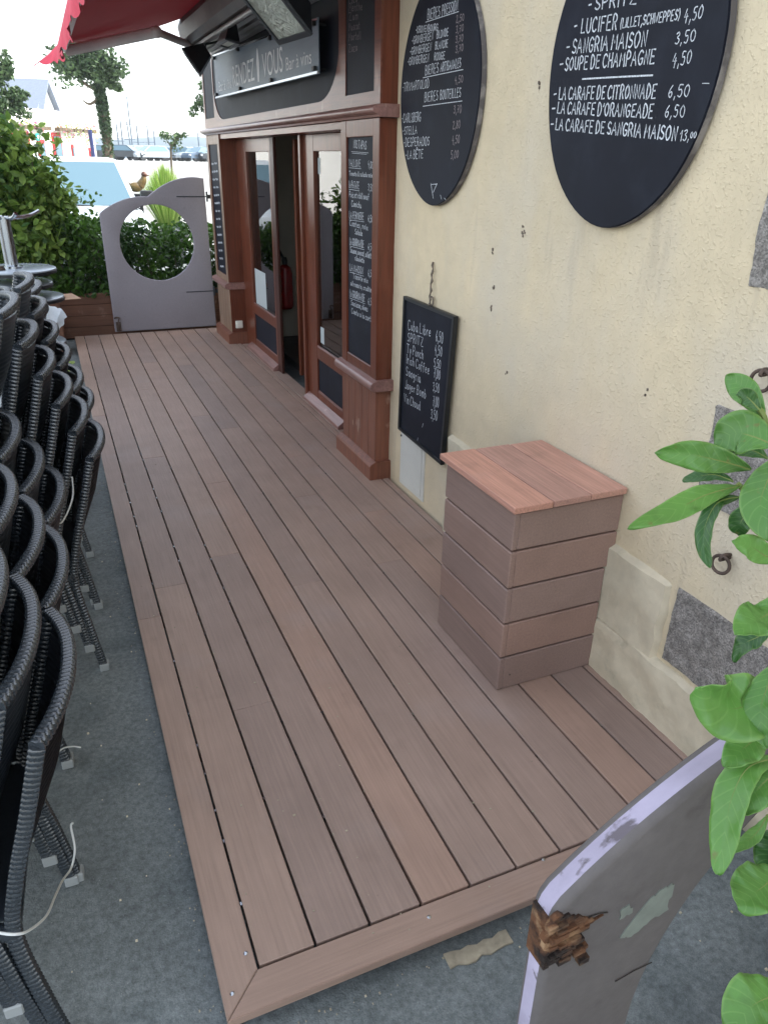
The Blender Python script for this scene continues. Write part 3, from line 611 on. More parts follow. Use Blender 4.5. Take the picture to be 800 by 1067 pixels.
# writing on the shopfront boards
bm = NB(); X = PX+.012
def ul(p0, p1, th=.002): bar(bm, X, p0, p1, th)
write(bm, 'NOS TAPAS', X, (368.3, 153.4), (382.3, 155.3), 8, .004); ul((366.4, 157.6), (384, 159)); ul((367, 159.2), (382, 160.4))
for (t, a, c, h, u_) in [('VALLONE', (363.6, 172.6), (376.2, 173.6), 7, 1), ('Tomate & salade noix', (364, 182.4), (388.6, 184.6), 4.5, 0), ('LA PATATE', (363.6, 195), (374.5, 196.7), 7, 1), ('Pois et chili oeuf', (364, 205), (385, 208), 6, 0), ('Comichu', (366.4, 214.7), (377, 216.6), 6, 0),
        ('LA FERMIERE', (364, 227), (379.3, 229), 7, 1), ('Comtes, noix', (364.5, 234.6), (384, 239.8), 6, 0), ('Salade', (370, 243.6), (378, 245.7), 5.5, 0), ('LA GOURMANDE', (364.5, 254.3), (379.4, 258), 7, 1), ('Saumon, avocat, aillette', (365, 262.6), (388.6, 269.6), 5.5, 0), ('ciboulette', (370, 270.8), (380, 274), 5, 0),
        ('LA MAISON', (364.5, 281.4), (379, 285.6), 7, 1), ('Tomate mix', (368, 289.6), (384, 295), 5.5, 0), ('ail romarin, crudites', (365.5, 297), (388.6, 305), 5, 0), ('LA GOURMANDE', (364.5, 308.4), (380.4, 314.4), 7, 1), ('Saucisson, olives', (366, 317.4), (383.5, 324.6), 5.5, 0), ('Comte a la carte', (366.4, 326), (388.6, 336), 5.5, 0)]:
    write(bm, t, X, a, c, h, .0036)
    if u_: ul((a[0], a[1]+1.8), (c[0], c[1]+1.9))
for (v, s) in ((174, '4,00'), (198, '3,50'), (230.5, '6,50'), (260, '6,50'), (287.5, '6,50'), (317, '6,50')): write(bm, s, X, (383.6, v), (389, v+1.4), 7, .003)
obj('chalk_writing', bm, 'chalk', nb_, sm=False)
bm = NB()
for i in range(15): v = 172+i*8.2; write(bm, '~~~~'[:rng.randint(2, 4)], X, (220.5+i*.72, v), (227+i*.5, v-1.0+i*.1), 4, .008)
obj('chalk_writing', bm, 'chalk', fb_, sm=False)
bm = NB(); X = FX+.006
for (t, v, u1) in (('Coca', 3.5, 373), ('Menthe', 11.5, 378.5), ('Zum', 21, 374), ('Muscat', 31.5, 375.5), ('Martell', 42, 376.5), ('Zaza', 54, 373)): write(bm, t, X, (363.5, v), (u1, v-1.8), 8, .004)
obj('chalk_writing', bm, 'chalk2', ub, sm=False)

# metal name sign
sg = empty('name_sign', (1.45, 4.93, 2.33), 'brushed grey metal sign lettered with the bar name on the fascia', 'sign')
SX = 1.447
bm = NB(); sy0, sy1 = 3.53, 6.33
prism(bm, [(sy0, 2.186), (sy1, 2.214), (sy1, 2.545), (sy0, 2.455)], 'x', SX, SX+.006, .001); obj('plate', bm, 'signm', sg, sm=False)
bm = NB(); prism(bm, [(sy0, 2.187), (sy1, 2.215), (sy1, 2.228), (sy0, 2.200)], 'x', SX-.012, SX-.001); prism(bm, [(sy0, 2.440), (sy1, 2.530), (sy1, 2.541), (sy0, 2.451)], 'x', SX-.008, SX-.001); obj('edge_strip', bm, 'steel', sg, sm=False)
bm = NB()
for (y, z) in ((3.58, 2.215), (4.5, 2.224), (5.4, 2.233), (6.28, 2.243), (3.58, 2.43), (4.5, 2.462), (5.4, 2.49), (6.28, 2.515)): box(bm, SX-.022, SX-.002, y-.02, y+.02, z-.012, z+.012, .003); tube(bm, [(SX+.007, y, z), (FX+.005, y, z)], .006, 6)
obj('stud', bm, 'blackpl', sg, sm=False)
def sign_text(txt, ya, yb, za, zb, ht, sx_=SX-.0012):
    cu = bpy.data.curves.new('t', 'FONT'); cu.body = txt; cu.size = 1; cu.resolution_u = 3; o = bpy.data.objects.new('t', cu); COL.objects.link(o)
    dg = bpy.context.evaluated_depsgraph_get(); me = bpy.data.meshes.new_from_object(o.evaluated_get(dg)); bpy.data.objects.remove(o)
    xs = [v.co.x for v in me.vertices]; ys = [v.co.y for v in me.vertices]; x0, x1 = min(xs), max(xs); cap = .72
    bm = NB(); bm.from_mesh(me)
    for v in bm.verts:
        f = (v.co.x-x0)/(x1-x0); v.co = Vector((sx_, ya+(yb-ya)*f, za+(zb-za)*f+v.co.y/cap*ht))
    return bm
bmA = NB()
for (t, ya, yb, za, zb, h) in (('Bar à vins', 6.20, 5.72, 2.262, 2.258, .075), ('RENDEZ', 5.66, 4.97, 2.262, 2.258, .145), ('VOUS', 4.74, 4.24, 2.258, 2.254, .145), ('Bar à vins', 4.17, 3.66, 2.252, 2.248, .075)):
    bq = sign_text(t, ya, yb, za, zb, h); tm = bpy.data.meshes.new('tmp'); bq.to_mesh(tm); bq.free(); bmA.from_mesh(tm)
prism(bmA, [(4.88, 2.24), (4.84, 2.24), (4.825, 2.36), (4.845, 2.43), (4.86, 2.445), (4.875, 2.43), (4.895, 2.36)], 'x', SX-.002, SX-.0005)
obj('lettering', bmA, 'signt', sg, sm=False)

# ------------------------------------------------------------------ floodlights, awning
def flood(loc, w, h, d, tilt, rz, lab, name='floodlight'):
    t = empty(name, loc, lab, 'floodlight', 'floodlights under the awning')
    Rm = Matrix.Translation(loc) @ Matrix.Rotation(rz, 4, 'Z') @ Matrix.Rotation(tilt, 4, 'Y')
    # local: faces -x, w along y, h along z
    bm = NB(); A = [(-d*.5, -w/2, -h/2), (-d*.5, w/2, -h/2), (-d*.5, w/2, h/2), (-d*.5, -w/2, h/2)]; B = [(d*.5, -w*.28, -h*.25), (d*.5, w*.28, -h*.25), (d*.5, w*.28, h*.25), (d*.5, -w*.28, h*.25)]
    VA = [bm.verts.new(Rm @ Vector(q)) for q in A]; VB = [bm.verts.new(Rm @ Vector(q)) for q in B]
    for i in range(4): bm.faces.new((VA[i], VA[(i+1) % 4], VB[(i+1) % 4], VB[i]))
    bm.faces.new(VB); bm.faces.new(VA[::-1]); obj('housing', bm, 'blackpl', t, sm=False)
    bm = NB(); f = .022
    for q in ((-w/2-.004, w/2+.004, -h/2-.004, -h/2+f), (-w/2-.004, w/2+.004, h/2-f, h/2+.004), (-w/2-.004, -w/2+f, -h/2+f, h/2-f), (w/2-f, w/2+.004, -h/2+f, h/2-f)): box(bm, -d*.5-.014, -d*.5-.001, *q)
    bm.transform(Rm); obj('glass_frame', bm, 'steeld', t, sm=False)
    bm = NB(); box(bm, -d*.5-.006, -d*.5-.003, -w/2+f, w/2-f, -h/2+f, h/2-f); bm.transform(Rm); obj('reflector', bm, 'refl', t, sm=False)
    bm = NB(); p = Rm @ Vector((d*.3, 0, 0)); tube(bm, [p, p+Vector((.02, 0, .06)), (WX-.1, p.y, p.z+.11), (FX, p.y, p.z+.11)], .009, 7); obj('bracket', bm, 'blackpl', t, sm=False)
flood((1.13, 3.10, 2.43), .40, .27, .12, R_(-46), R_(6), 'large floodlight with crazed glass above the right end of the name sign')
flood((1.235, 5.85, 2.475), .27, .20, .15, R_(-35), R_(-12), 'black floodlight turned outward at the far left end of the shopfront')
flood((1.30, 5.05, 2.545), .30, .10, .12, R_(-78), R_(0), 'flat black floodlight seen edge on above the left half of the name sign')

aw = empty('awning', (1.3, 5, 2.7), 'red cloth folding arm awning half opened over the shopfront', 'awning')
AY0, AY1 = 2.2, 6.45
bm = NB(); prism(bm, [(1.20, 2.64), (1.24, 2.60), (1.30, 2.60), (1.34, 2.635), (1.48, 2.66), (1.50, 2.80), (1.22, 2.83), (1.18, 2.74)], 'y', AY0, AY1, .004); obj('cassette', bm, 'fasc', aw, sm=False)
bm = NB()
for k, (x, z) in enumerate([(1.36, 2.600), (1.42, 2.585), (1.46, 2.560)]): prism(bm, [(x, z), (x+.03, z-.01), (x+.05, z+.05), (x, z+.05)], 'y', AY0+.02, AY1+.25-.1*k)
tube(bm, [(1.275, AY0, 2.578), (1.275, AY1+.05, 2.578)], .020, 12); obj('torsion_bar', bm, 'zinc', aw, sm=False)
FBX, FBZ = .245, 2.535; AYF = AY1-.02
bm = NB(); prism(bm, [(FBX-.03, FBZ-.035), (FBX+.02, FBZ-.04), (FBX+.035, FBZ-.01), (FBX+.03, FBZ+.025), (FBX-.03, FBZ+.03)], 'y', AY0, AYF, .003); obj('front_bar', bm, 'awnm', aw)
# cloth
bm = NB(); nx, ny = 14, 40; g = []
for i in range(nx+1):
    f = i/nx; row = []
    for j in range(ny+1):
        y = AY0+.02+(AYF-.04-AY0)*j/ny; row.append(bm.verts.new((FBX+(1.22-FBX)*f, y, FBZ+.02+(2.80-FBZ-.02)*f-.035*math.sin(math.pi*f)*(1+.15*math.sin(y*3)))))
    g.append(row)
for i in range(nx):
    for j in range(ny): bm.faces.new((g[i][j], g[i+1][j], g[i+1][j+1], g[i][j+1]))
obj('cloth', bm, 'awn', aw)
# valance with scallops, its far corner blown outward
bm = NB(); n = 150; top = []; mid = []; bot = []
for j in range(n+1):
    y = AY0+(AYF+.10-AY0)*j/n; sc = .135+.030*abs(math.sin(y*math.pi/.20)); fl = max(0, (y-5.75)/.8)
    x = FBX-.034; out = .02*math.sin(y*5)+.012*math.sin(y*17)+.20*fl**2
    top.append(bm.verts.new((x, y, FBZ+.01))); mid.append(bm.verts.new((x-.012-out*.45, y, FBZ-sc*.5+.01))); bot.append(bm.verts.new((x-.01-out, y, FBZ-sc*(1-.1*fl)+.01)))
for j in range(n): bm.faces.new((top[j], top[j+1], mid[j+1], mid[j])); bm.faces.new((mid[j], mid[j+1], bot[j+1], bot[j]))
obj('valance', bm, 'awnv', aw)
# folding arms
for (ys, yt) in ((AY1-.12, 1), (AY0+.5, -1)):
    sh = Vector((1.26, ys, 2.60)); el = Vector((.90, ys-.62*yt, 2.60)); en = Vector((FBX+.03, ys+.04*yt, FBZ-.03))
    bm = NB(); tube(bm, [sh, el], .028, 12); tube(bm, [el+Vector((0, 0, .0)), en], .034, 12, sx=1.15, sy=.75, upv=(0, 0, 1))
    bmesh.ops.create_uvsphere(bm, u_segments=12, v_segments=8, radius=.042, matrix=Matrix.Translation(el)); obj('folding_arm', bm, 'awnm', aw)

# ------------------------------------------------------------------ round boards
def round_board(cy, cz, ry, rz, lab, lines, thin, extra=None):
    t = empty('round_chalkboard', (WX, cy, cz-rz), lab, 'chalkboard', 'round chalkboards on the cream wall')
    n = 72; wob = lambda a: 1+.004*math.sin(3*a)+.003*math.sin(7*a)
    P = [(cy+ry*wob(a)*math.cos(a), cz+rz*wob(a)*math.sin(a)) for a in [2*math.pi*i/n for i in range(n)]]
    X0 = WX-.032; bm = NB(); fs = prism(bm, P, 'x', X0, WX-.006, 0)
    for f in bm.faces: f.material_index = 0 if len(f.verts) > 10 else 1
    es = [e for e in bm.edges if all(abs(v.co.x-X0) < 1e-5 for v in e.verts)]; bmesh.ops.bevel(bm, geom=es, offset=.004, segments=2, affect='EDGES')
    obj('board', bm, ['board', 'boardedge'], t)
    for mat, L in lines.items():
        bm = NB()
        for q in L:
            if q[0] == '_': bar(bm, X0, q[1], q[2], q[3])
            else: write(bm, q[0], X0, q[1], q[2], q[3], thin if len(q) < 5 else q[4])
        obj('chalk_writing', bm, mat, t, sm=False)
round_board(1.042, 2.02, .386, .452, 'larger looking round drinks board nearest the camera listing sangria and carafes', {'chalk': [
    ('-', (613, 10.5), (618, 9.8), 12), ('SPRITZ', (619.5, 10), (665, 3), 13), ('-', (598, 33.5), (603, 32.5), 13), ('LUCIFER', (605, 34), (644, 29.5), 14), ('(LILLET,SCHWEPPES)', (646, 29), (709, 19.5), 9.5, .0034), ('4,50', (712, 23), (733, 18), 13, .003),
    ('-', (590, 55), (595, 54.5), 13), ('SANGRIA MAISON', (596, 55.5), (674.5, 47.5), 14), ('3,50', (703, 46), (725.5, 42), 12, .003), ('-', (583, 73), (588, 72.5), 12), ('SOUPE DE CHAMPAGNE', (588.5, 73), (683, 65.5), 12.5), ('4,50', (700, 69), (721, 65), 13, .003),
    ('_', (607, 81.9), (680, 78), .0045), ('-', (577, 103), (581, 102.8), 11), ('LA CARAFE DE CITRONNADE', (582, 103), (684, 102), 12), ('6,50', (695.5, 101), (719.5, 100), 12, .003),
    ('-', (575, 118), (580, 117.5), 11), ("LA CARAFE D'ORANGEADE", (580.5, 117.5), (681, 122.5), 11.5), ('6,50', (692, 121.5), (714.5, 122), 12, .003), ('-', (574, 134), (578, 134.2), 11), ('LA CARAFE DE SANGRIA MAISON', (578.5, 134.5), (706, 146), 11.5), ('13,', (707.5, 146.5), (719, 145.5), 11, .003), ('00', (719, 143.5), (726, 143), 6, .003),
    ('_', (732, 86.5), (739, 86.5), .002)]}, .0046)
round_board(2.287, 2.02, .384, .452, 'round beer board with chipped right edge beside the shopfront', {'chalk': [
    ('BIÈRES'.replace('È', 'E'), (445.4, 20), (459, 16), 10), ('PRESSION', (460.5, 15.5), (477.6, 9.6), 10), ('_', (443.7, 22.6), (478, 11.5), .003), ('-KRONENBOURG', (433.5, 34), (456.7, 31), 6.5), ('-GRIMBERGEN', (429.5, 45.6), (452, 40.5), 7.5), ('BLONDE', (455, 39.5), (467.6, 36.5), 7.5),
    ('-GRIMBERGEN', (427.5, 57), (450, 52), 7.5), ('BLANCHE', (453.5, 51), (467, 48.5), 7.5), ('-GRIMBERGEN', (425, 67.5), (447.5, 63.5), 7.5), ('ROUGE', (452.5, 62.5), (464, 60.8), 7.5), ('BIERES', (443, 78), (457.5, 74.5), 9.5), ('ARTISANALES', (459, 74.2), (480.6, 69.3), 9), ('_', (441, 80.6), (482.5, 72), .003),
    ('-TRI MARTOLOD', (419.6, 95), (447.6, 90.7), 8.5), ('BIERES', (442.3, 106), (457, 103.6), 9.5), ('BOUTEILLES', (458.5, 103.4), (480.6, 100.6), 9.5), ('_', (440.8, 110.3), (481.6, 104.8), .003), ('-CARLSBERG', (419, 127.6), (439, 125.8), 9), ('-STELLA', (420, 140.2), (435, 138.6), 8), ('-DESPERADOS', (421, 152.4), (448, 151), 8.5), ('-LA BÊTE', (423, 165.3), (441.4, 164.2), 8.5),
    ('_', (449, 191), (451.5, 206), .004), ('_', (455.5, 191), (451.5, 200), .004), ('_', (449, 192), (455, 191.5), .003), ('_', (459, 203), (460, 207), .003), ('_', (463, 206), (464.5, 208), .003)],
    'chalk2': [('2,50', (475.3, 23), (484, 20.6), 7), ('3,70', (475, 34), (483.5, 31.5), 7), ('3,70', (474.7, 44.3), (483.2, 42), 7), ('3,70', (474.6, 54.6), (483.2, 52), 7), ('4,50', (473.8, 86.6), (483, 85), 7), ('3,70', (472.6, 117.6), (481.4, 117), 8), ('2,80', (471.7, 134), (480, 132.6), 8), ('4,50', (471, 149.6), (479.4, 148.2), 8), ('5,00', (469.7, 165), (478.3, 164), 8)]}, .0034)

# ------------------------------------------------------------------ framed chalkboard hanging from a rope
t = empty('hanging_chalkboard', (1.57, 2.33, .34), 'small framed black chalkboard with cocktail prices hanging from a rope', 'chalkboard')
q = [on(422, 308, 0, 1.572), on(475.5, 329.5, 0, 1.572), on(461, 484.5, 0, 1.572), on(416, 446.5, 0, 1.572)]
P = [(v.y, v.z) for v in q]; cy = sum(a for a, _ in P)/4; cz = sum(a for _, a in P)/4
ins = [(cy+(a-cy)*.925, cz+(c-cz)*.955) for a, c in P]
bm = NB()
for i in range(4): prism(bm, [P[i], P[(i+1) % 4], ins[(i+1) % 4], ins[i]], 'x', 1.560, 1.584, .002)
obj('frame', bm, 'blackpl', t, sm=False)
bm = NB(); prism(bm, ins, 'x', 1.570, 1.582); hb = obj('board', bm, 'board', t, sm=False)
bm = NB(); X = 1.570
for (s, a, c, h) in [('Cuba Libre', (425, 343), (449.5, 350.8), 10), ('SPRITZ', (424.7, 355), (441.5, 361.2), 9), ('Ty Punch', (424, 367), (441.5, 374.4), 9), ('Irish Coffee', (423.4, 377.8), (447.9, 390.4), 9), ('Sangria', (423, 390.4), (438.8, 399.2), 9), ('Jager Bomb', (421.9, 404), (444.5, 415.7), 9), ('Vin Chaud', (421, 418.5), (438.3, 427.7), 9),
        ('6,50', (454, 355), (462, 358), 11), ('4,50', (453, 369), (461, 371.4), 10), ('5,50', (452, 382), (459.6, 384.4), 9), ('7,00', (452, 393), (459, 396), 10), ('3,50', (451, 406.8), (458, 409.4), 9), ('7,00', (451, 422.8), (457.4, 425), 11), ('3,50', (448.8, 435.8), (456, 438.6), 10)]: write(bm, s, X, a, c, h, .0034)
bar(bm, X, (441, 441), (440, 445), .003); bar(bm, X, (435.5, 456), (435, 459), .003)
obj('chalk_writing', bm, 'chalk', hb, sm=False)
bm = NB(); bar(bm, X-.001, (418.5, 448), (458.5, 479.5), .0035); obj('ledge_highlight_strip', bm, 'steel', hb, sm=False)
bm = NB(); a = on(452, 273, 0, 1.595); c = on(448, 318, 0, 1.578)
L = [a.lerp(c, k/14)+Vector((-.004, .006*math.sin(k*1.9), 0)) for k in range(15)]; tube(bm, L, [.005+.002*math.sin(k*2.3) for k in range(15)], 6)
L = [Vector((1.585, c.y+.018*math.cos(k), c.z+.02+.022*math.sin(k))) for k in [i*.7 for i in range(11)]]; tube(bm, L, .004, 6); obj('rope', bm, 'rope', t)

# ------------------------------------------------------------------ slatted box
BX, BY0, BY1 = 1.157, .767, 1.245
t = empty('slatted_box', (1.37, 1.0, 0), 'waist high box clad in brown composite slats with a reddish wood lid', 'storage box')
for k in range(5):
    z0 = .002+k*.145; z1 = z0+.1375; v = [.1, .9, .3, .8, .45][k]
    bm = NB(); lay = bm.loops.layers.float_color.new('board'); box(bm, BX, BX+.022, BY0, BY1, z0, z1, .0035)
    for f in bm.faces:
        for l in f.loops: l[lay] = (v,)*3+(1,)
    obj('slat', bm, 'box', t, sm=False)
    bm = NB(); lay = bm.loops.layers.float_color.new('board'); xe = 1.572 if z1 < .54 else 1.600; box(bm, BX+.0225, xe, BY0+.0008, BY0+.0225, z0, z1, .0035)
    for f in bm.faces:
        for l in f.loops: l[lay] = (min(1, v+.12),)*3+(1,)
    me = obj('slat', bm, 'boxx' if 'boxx' in D else 'box', t, sm=False)
    bm = NB(); lay = bm.loops.layers.float_color.new('board'); box(bm, BX+.0225, 1.57, BY1-.0225, BY1-.0008, z0, z1, .0022); obj('slat', bm, 'box', t, sm=False)
bm = NB(); box(bm, BX+.023, 1.565, BY0+.023, BY1-.023, .001, .72); obj('core', bm, 'shadowgap', t, sm=False)
lidz = .732; L0, L1 = BX-.022, 1.592; wd = (L1-L0)/3
for k in range(3):
    bm = NB(); lay = bm.loops.layers.float_color.new('board'); box(bm, L0+k*wd+.002, L0+(k+1)*wd-.002, BY0-.025+.002*k, BY1+.022-.003*k, lidz, lidz+.023, .002)
    for f in bm.faces:
        for l in f.loops: l[lay] = ((1., .05, .5)[k],)*3+(1,)
    obj('lid_board', bm, 'lid', t, sm=False)
bm = NB()
for (y, z) in ((BY0+.02, .055), (BY0+.05, .09)): pass
for (x, z) in ((BX+.05, .06),): tube(bm, [(x, BY0-.0008, z), (x, BY0+.001, z)], .003, 8)
obj('screw', bm, 'steel', t, sm=False)

# ------------------------------------------------------------------ gates
def gate_outline(zlow=0.0, z_shift=0.0):
    P = [(0, zlow), (0, 1.196), (.004, 1.208), (.013, 1.220)]
    for a, c in spline([(.028, 1.232, 0), (.10, 1.277, 0), (.197, 1.322, 0), (.30, 1.355, 0), (.40, 1.371, 0), (.495, 1.371, 0)], 16)[1:] and [(v.x, v.y) for v in spline([(.028, 1.232, 0), (.10, 1.277, 0), (.197, 1.322, 0), (.30, 1.355, 0), (.40, 1.371, 0), (.495, 1.371, 0)], 16)[1:]]: P.append((a, c))
    P += [(v.x, v.y) for v in spline([(.495, 1.371, 0), (.56, 1.418, 0), (.66, 1.480, 0), (.78, 1.530, 0), (.90, 1.556, 0), (1.0, 1.560, 0), (1.085, 1.549, 0)], 20)[1:]]
    P.append((1.10, zlow)); return [(a, c+z_shift if c > .5 else c) for a, c in P]
HC = (.545, .915); HR = .381
def gate(name, loc, rz, lab, zlow, zs, mats, group):
    T = Matrix.Translation(loc) @ Matrix.Rotation(rz, 4, 'Z'); t = empty(name, loc, lab, 'gate', group, rz)
    P = gate_outline(zlow, zs); hc = (HC[0], HC[1]+zs); n = 64
    H = [(hc[0]+HR*math.cos(2*math.pi*i/n), hc[1]+HR*math.sin(2*math.pi*i/n)) for i in range(n)]
    bm = NB(); th = .036
    def layer(y):
        vo = [bm.verts.new((a, y, c)) for a, c in P]; vh = [bm.verts.new((a, y, c)) for a, c in H]
        es = [bm.edges.new((vo[i], vo[(i+1) % len(vo)])) for i in range(len(vo))]+[bm.edges.new((vh[i], vh[(i+1) % n])) for i in range(n)]
        r = bmesh.ops.triangle_fill(bm, use_beauty=True, use_dissolve=False, edges=es)
        for f in r['geom']:
            if isinstance(f, bmesh.types.BMFace): f.material_index = 0 if y == 0 else 2
        return vo, vh
    o1, h1 = layer(0.0); o2, h2 = layer(th)
    for A, B in ((o1, o2), (h1, h2)):
        m_ = len(A)
        for i in range(m_): bm.faces.new((A[i], B[i], B[(i+1) % m_], A[(i+1) % m_])).material_index = 1
    bmesh.ops.recalc_face_normals(bm, faces=bm.faces)
    es = [e for e in bm.edges if len(e.link_faces) == 2 and {f.material_index for f in e.link_faces} in ({0, 1}, {1, 2})]
    bmesh.ops.bevel(bm, geom=es, offset=.009, segments=3, affect='EDGES', profile=.5)
    bm.transform(T); obj('panel', bm, mats, t)
    return t, T
gt, T = gate('gate', (.4185, 7.53, 0), 0, 'lilac grey gate with a round hole, closed at the far end of the deck', .012, 0, ['gate', 'gateedge', 'gate'], 'lilac grey gates with a round hole')
bm = NB()
for z, l in ((1.372, .31), (.40, .30)):
    box(bm, 1.515-l, 1.516, 7.526, 7.5295, z-.005, z+.005, .001); tube(bm, [(1.522, 7.526, z-.05), (1.522, 7.526, z+.05)], .010, 8)
    box(bm, 1.53, 1.60, 7.526, 7.534, z-.02, z+.02)
obj('hinge', bm, 'steeld', gt)
bm = NB(); tube(bm, spline([(.455, 7.50, .03), (.462, 7.49, .13), (.475, 7.50, .165), (.445, 7.51, .17), (.425, 7.52, .16)], 14), .008, 7); box(bm, .435, .485, 7.515, 7.529, .02, .12, .003); obj('floor_bolt', bm, 'iron', gt)
pst = NB(); box(pst, 1.60, 1.63, 7.52, 7.55, GZ, 1.55, .003); tag(obj('hinge_post', pst, 'steeld'), 'slim dark steel post carrying the hinges of the far gate', 'post')
g2, T2 = gate('gate', (.275, -.648, 0), R_(2.74), 'near gate with a round hole and rotten corner, worn pale top edge, lower right', GZ+.01, -.164, ['gatef', 'gateedge', 'gate'], 'lilac grey gates with a round hole')
# rotten corner, bare patches (thin flakes on the face) and split line
def on_gate(pts, d=.0015):
    return pts
def patch_g(pts, dep, mat, name, jag=.006, seed=1):
    rs = random.Random(seed); bm = NB(); Q = []
    for i in range(len(pts)):
        a, c = pts[i], pts[(i+1) % len(pts)]
        for k in range(5):
            f = k/5; Q.append((a[0]+(c[0]-a[0])*f+rs.uniform(-jag, jag), a[1]+(c[1]-a[1])*f+rs.uniform(-jag, jag)))
    prism(bm, Q, 'y', -dep, .004); bm.transform(T2); return obj(name, bm, mat, g2, sm=False)
TI = T2.inverted()
def gp(u, v):
    d = FW+RT*((u-400)/FPX)-UPV*((v-533.5)/FPX); o = TI @ CP; dl = TI.to_3x3() @ d; tt = -o.y/dl.y; r = o+dl*tt; return (r.x, r.z)
patch_g([gp(*q) for q in ((703, 921), (694, 948), (672, 962), (655, 978), (645, 975), (676, 938), (690, 925))], .0012, 'barepatch', 'bare_patch', .003, 3)
patch_g([gp(*q) for q in ((656, 942), (658, 950), (645, 958), (646, 948))], .0012, 'barepatch', 'bare_patch', .002, 4)
rot = patch_g([gp(*q) for q in ((578, 956), (592, 952), (606, 954), (624, 955), (602, 970), (588, 984), (570, 1004), (566, 996), (566, 975))], .003, 'rot', 'rotten_corner', .004, 5)
bm = NB(); a = gp(566, 985); box(bm, -.0035, .004, -.001, .030, a[1]-.045, a[1]+.03); bm.transform(T2); obj('rotten_corner', bm, 'rot', g2, sm=False)
bm = NB()
for k in range(46):
    a = gp(572+rng.uniform(0, 34), 962+rng.uniform(0, 34)); L_ = rng.uniform(.006, .024); w_ = rng.uniform(.001, .004)
    box(bm, a[0]-.008, a[0]-.008+L_, -.004-rng.uniform(0, .006), .0, a[1]-w_, a[1]+w_)
bm.transform(T2); obj('splinter', bm, 'rot', g2, sm=False)
bm = NB()
for a, c, y in ((.0, .012, 0), ): pass
for (p0, p1) in (((678, 1002), (640, 1022)), ((612, 955), (632, 950))):
    A, B = gp(*p0), gp(*p1); A = Vector((A[0], -.0016, A[1])); B = Vector((B[0], -.0016, B[1])); tube(bm, [A, A.lerp(B, .5)+Vector((0, 0, .002)), B], .0007, 5)
bm.transform(T2); obj('split', bm, 'shadowgap', g2, sm=False)

# ------------------------------------------------------------------ chairs
def wick_tube(bm, pts, hw, hh, upv=None, pitch=.011, ring=6, seg=12, dep=.22):
    P = resample(pts, pitch/ring); n = len(P); rings = []; prevN = Vector(upv) if upv is not None else None
    for i, p in enumerate(P):
        t = (P[min(i+1, n-1)]-P[max(i-1, 0)]).normalized()
        N = (prevN-t*t.dot(prevN)).normalized() if prevN is not None else t.orthogonal().normalized()
        prevN = N; Bv = t.cross(N); rg = []
        for j in range(seg):
            a = 2*math.pi*j/seg; ca, sa = math.cos(a), math.sin(a)
            cx = math.copysign(abs(ca)**.6, ca); cy_ = math.copysign(abs(sa)**.6, sa)
            ph = i/ring+(.5 if sa > 0 else 0)*0+abs(sa)*.45
            k = 1.04-dep*(1-abs(math.sin(math.pi*ph)))**2-.10*max(0, 1-abs(sa)/.3)
            rg.append(bm.verts.new(p+(N*cx*hh+Bv*cy_*hw)*k))
        rings.append(rg)
    for i in range(n-1):
        for j in range(seg): bm.faces.new((rings[i][j], rings[i][(j+1) % seg], rings[i+1][(j+1) % seg], rings[i+1][j]))
    bm.faces.new(rings[0][::-1]); bm.faces.new(rings[-1])
def hz(y):   # bow of the back for -1..1
    return .050*(1-(abs(y)**2.2))
CW = .222
def back_x(z): # x of the post line at height z (local)
    pts = [(0, 0), (.20, -.028), (.40, -.052), (.50, -.040), (.68, .015), (.87, .068)]
    for (z0, x0), (z1, x1) in zip(pts, pts[1:]):
        if z <= z1: return x0+(x1-x0)*(z-z0)/(z1-z0)
    return pts[-1][1]
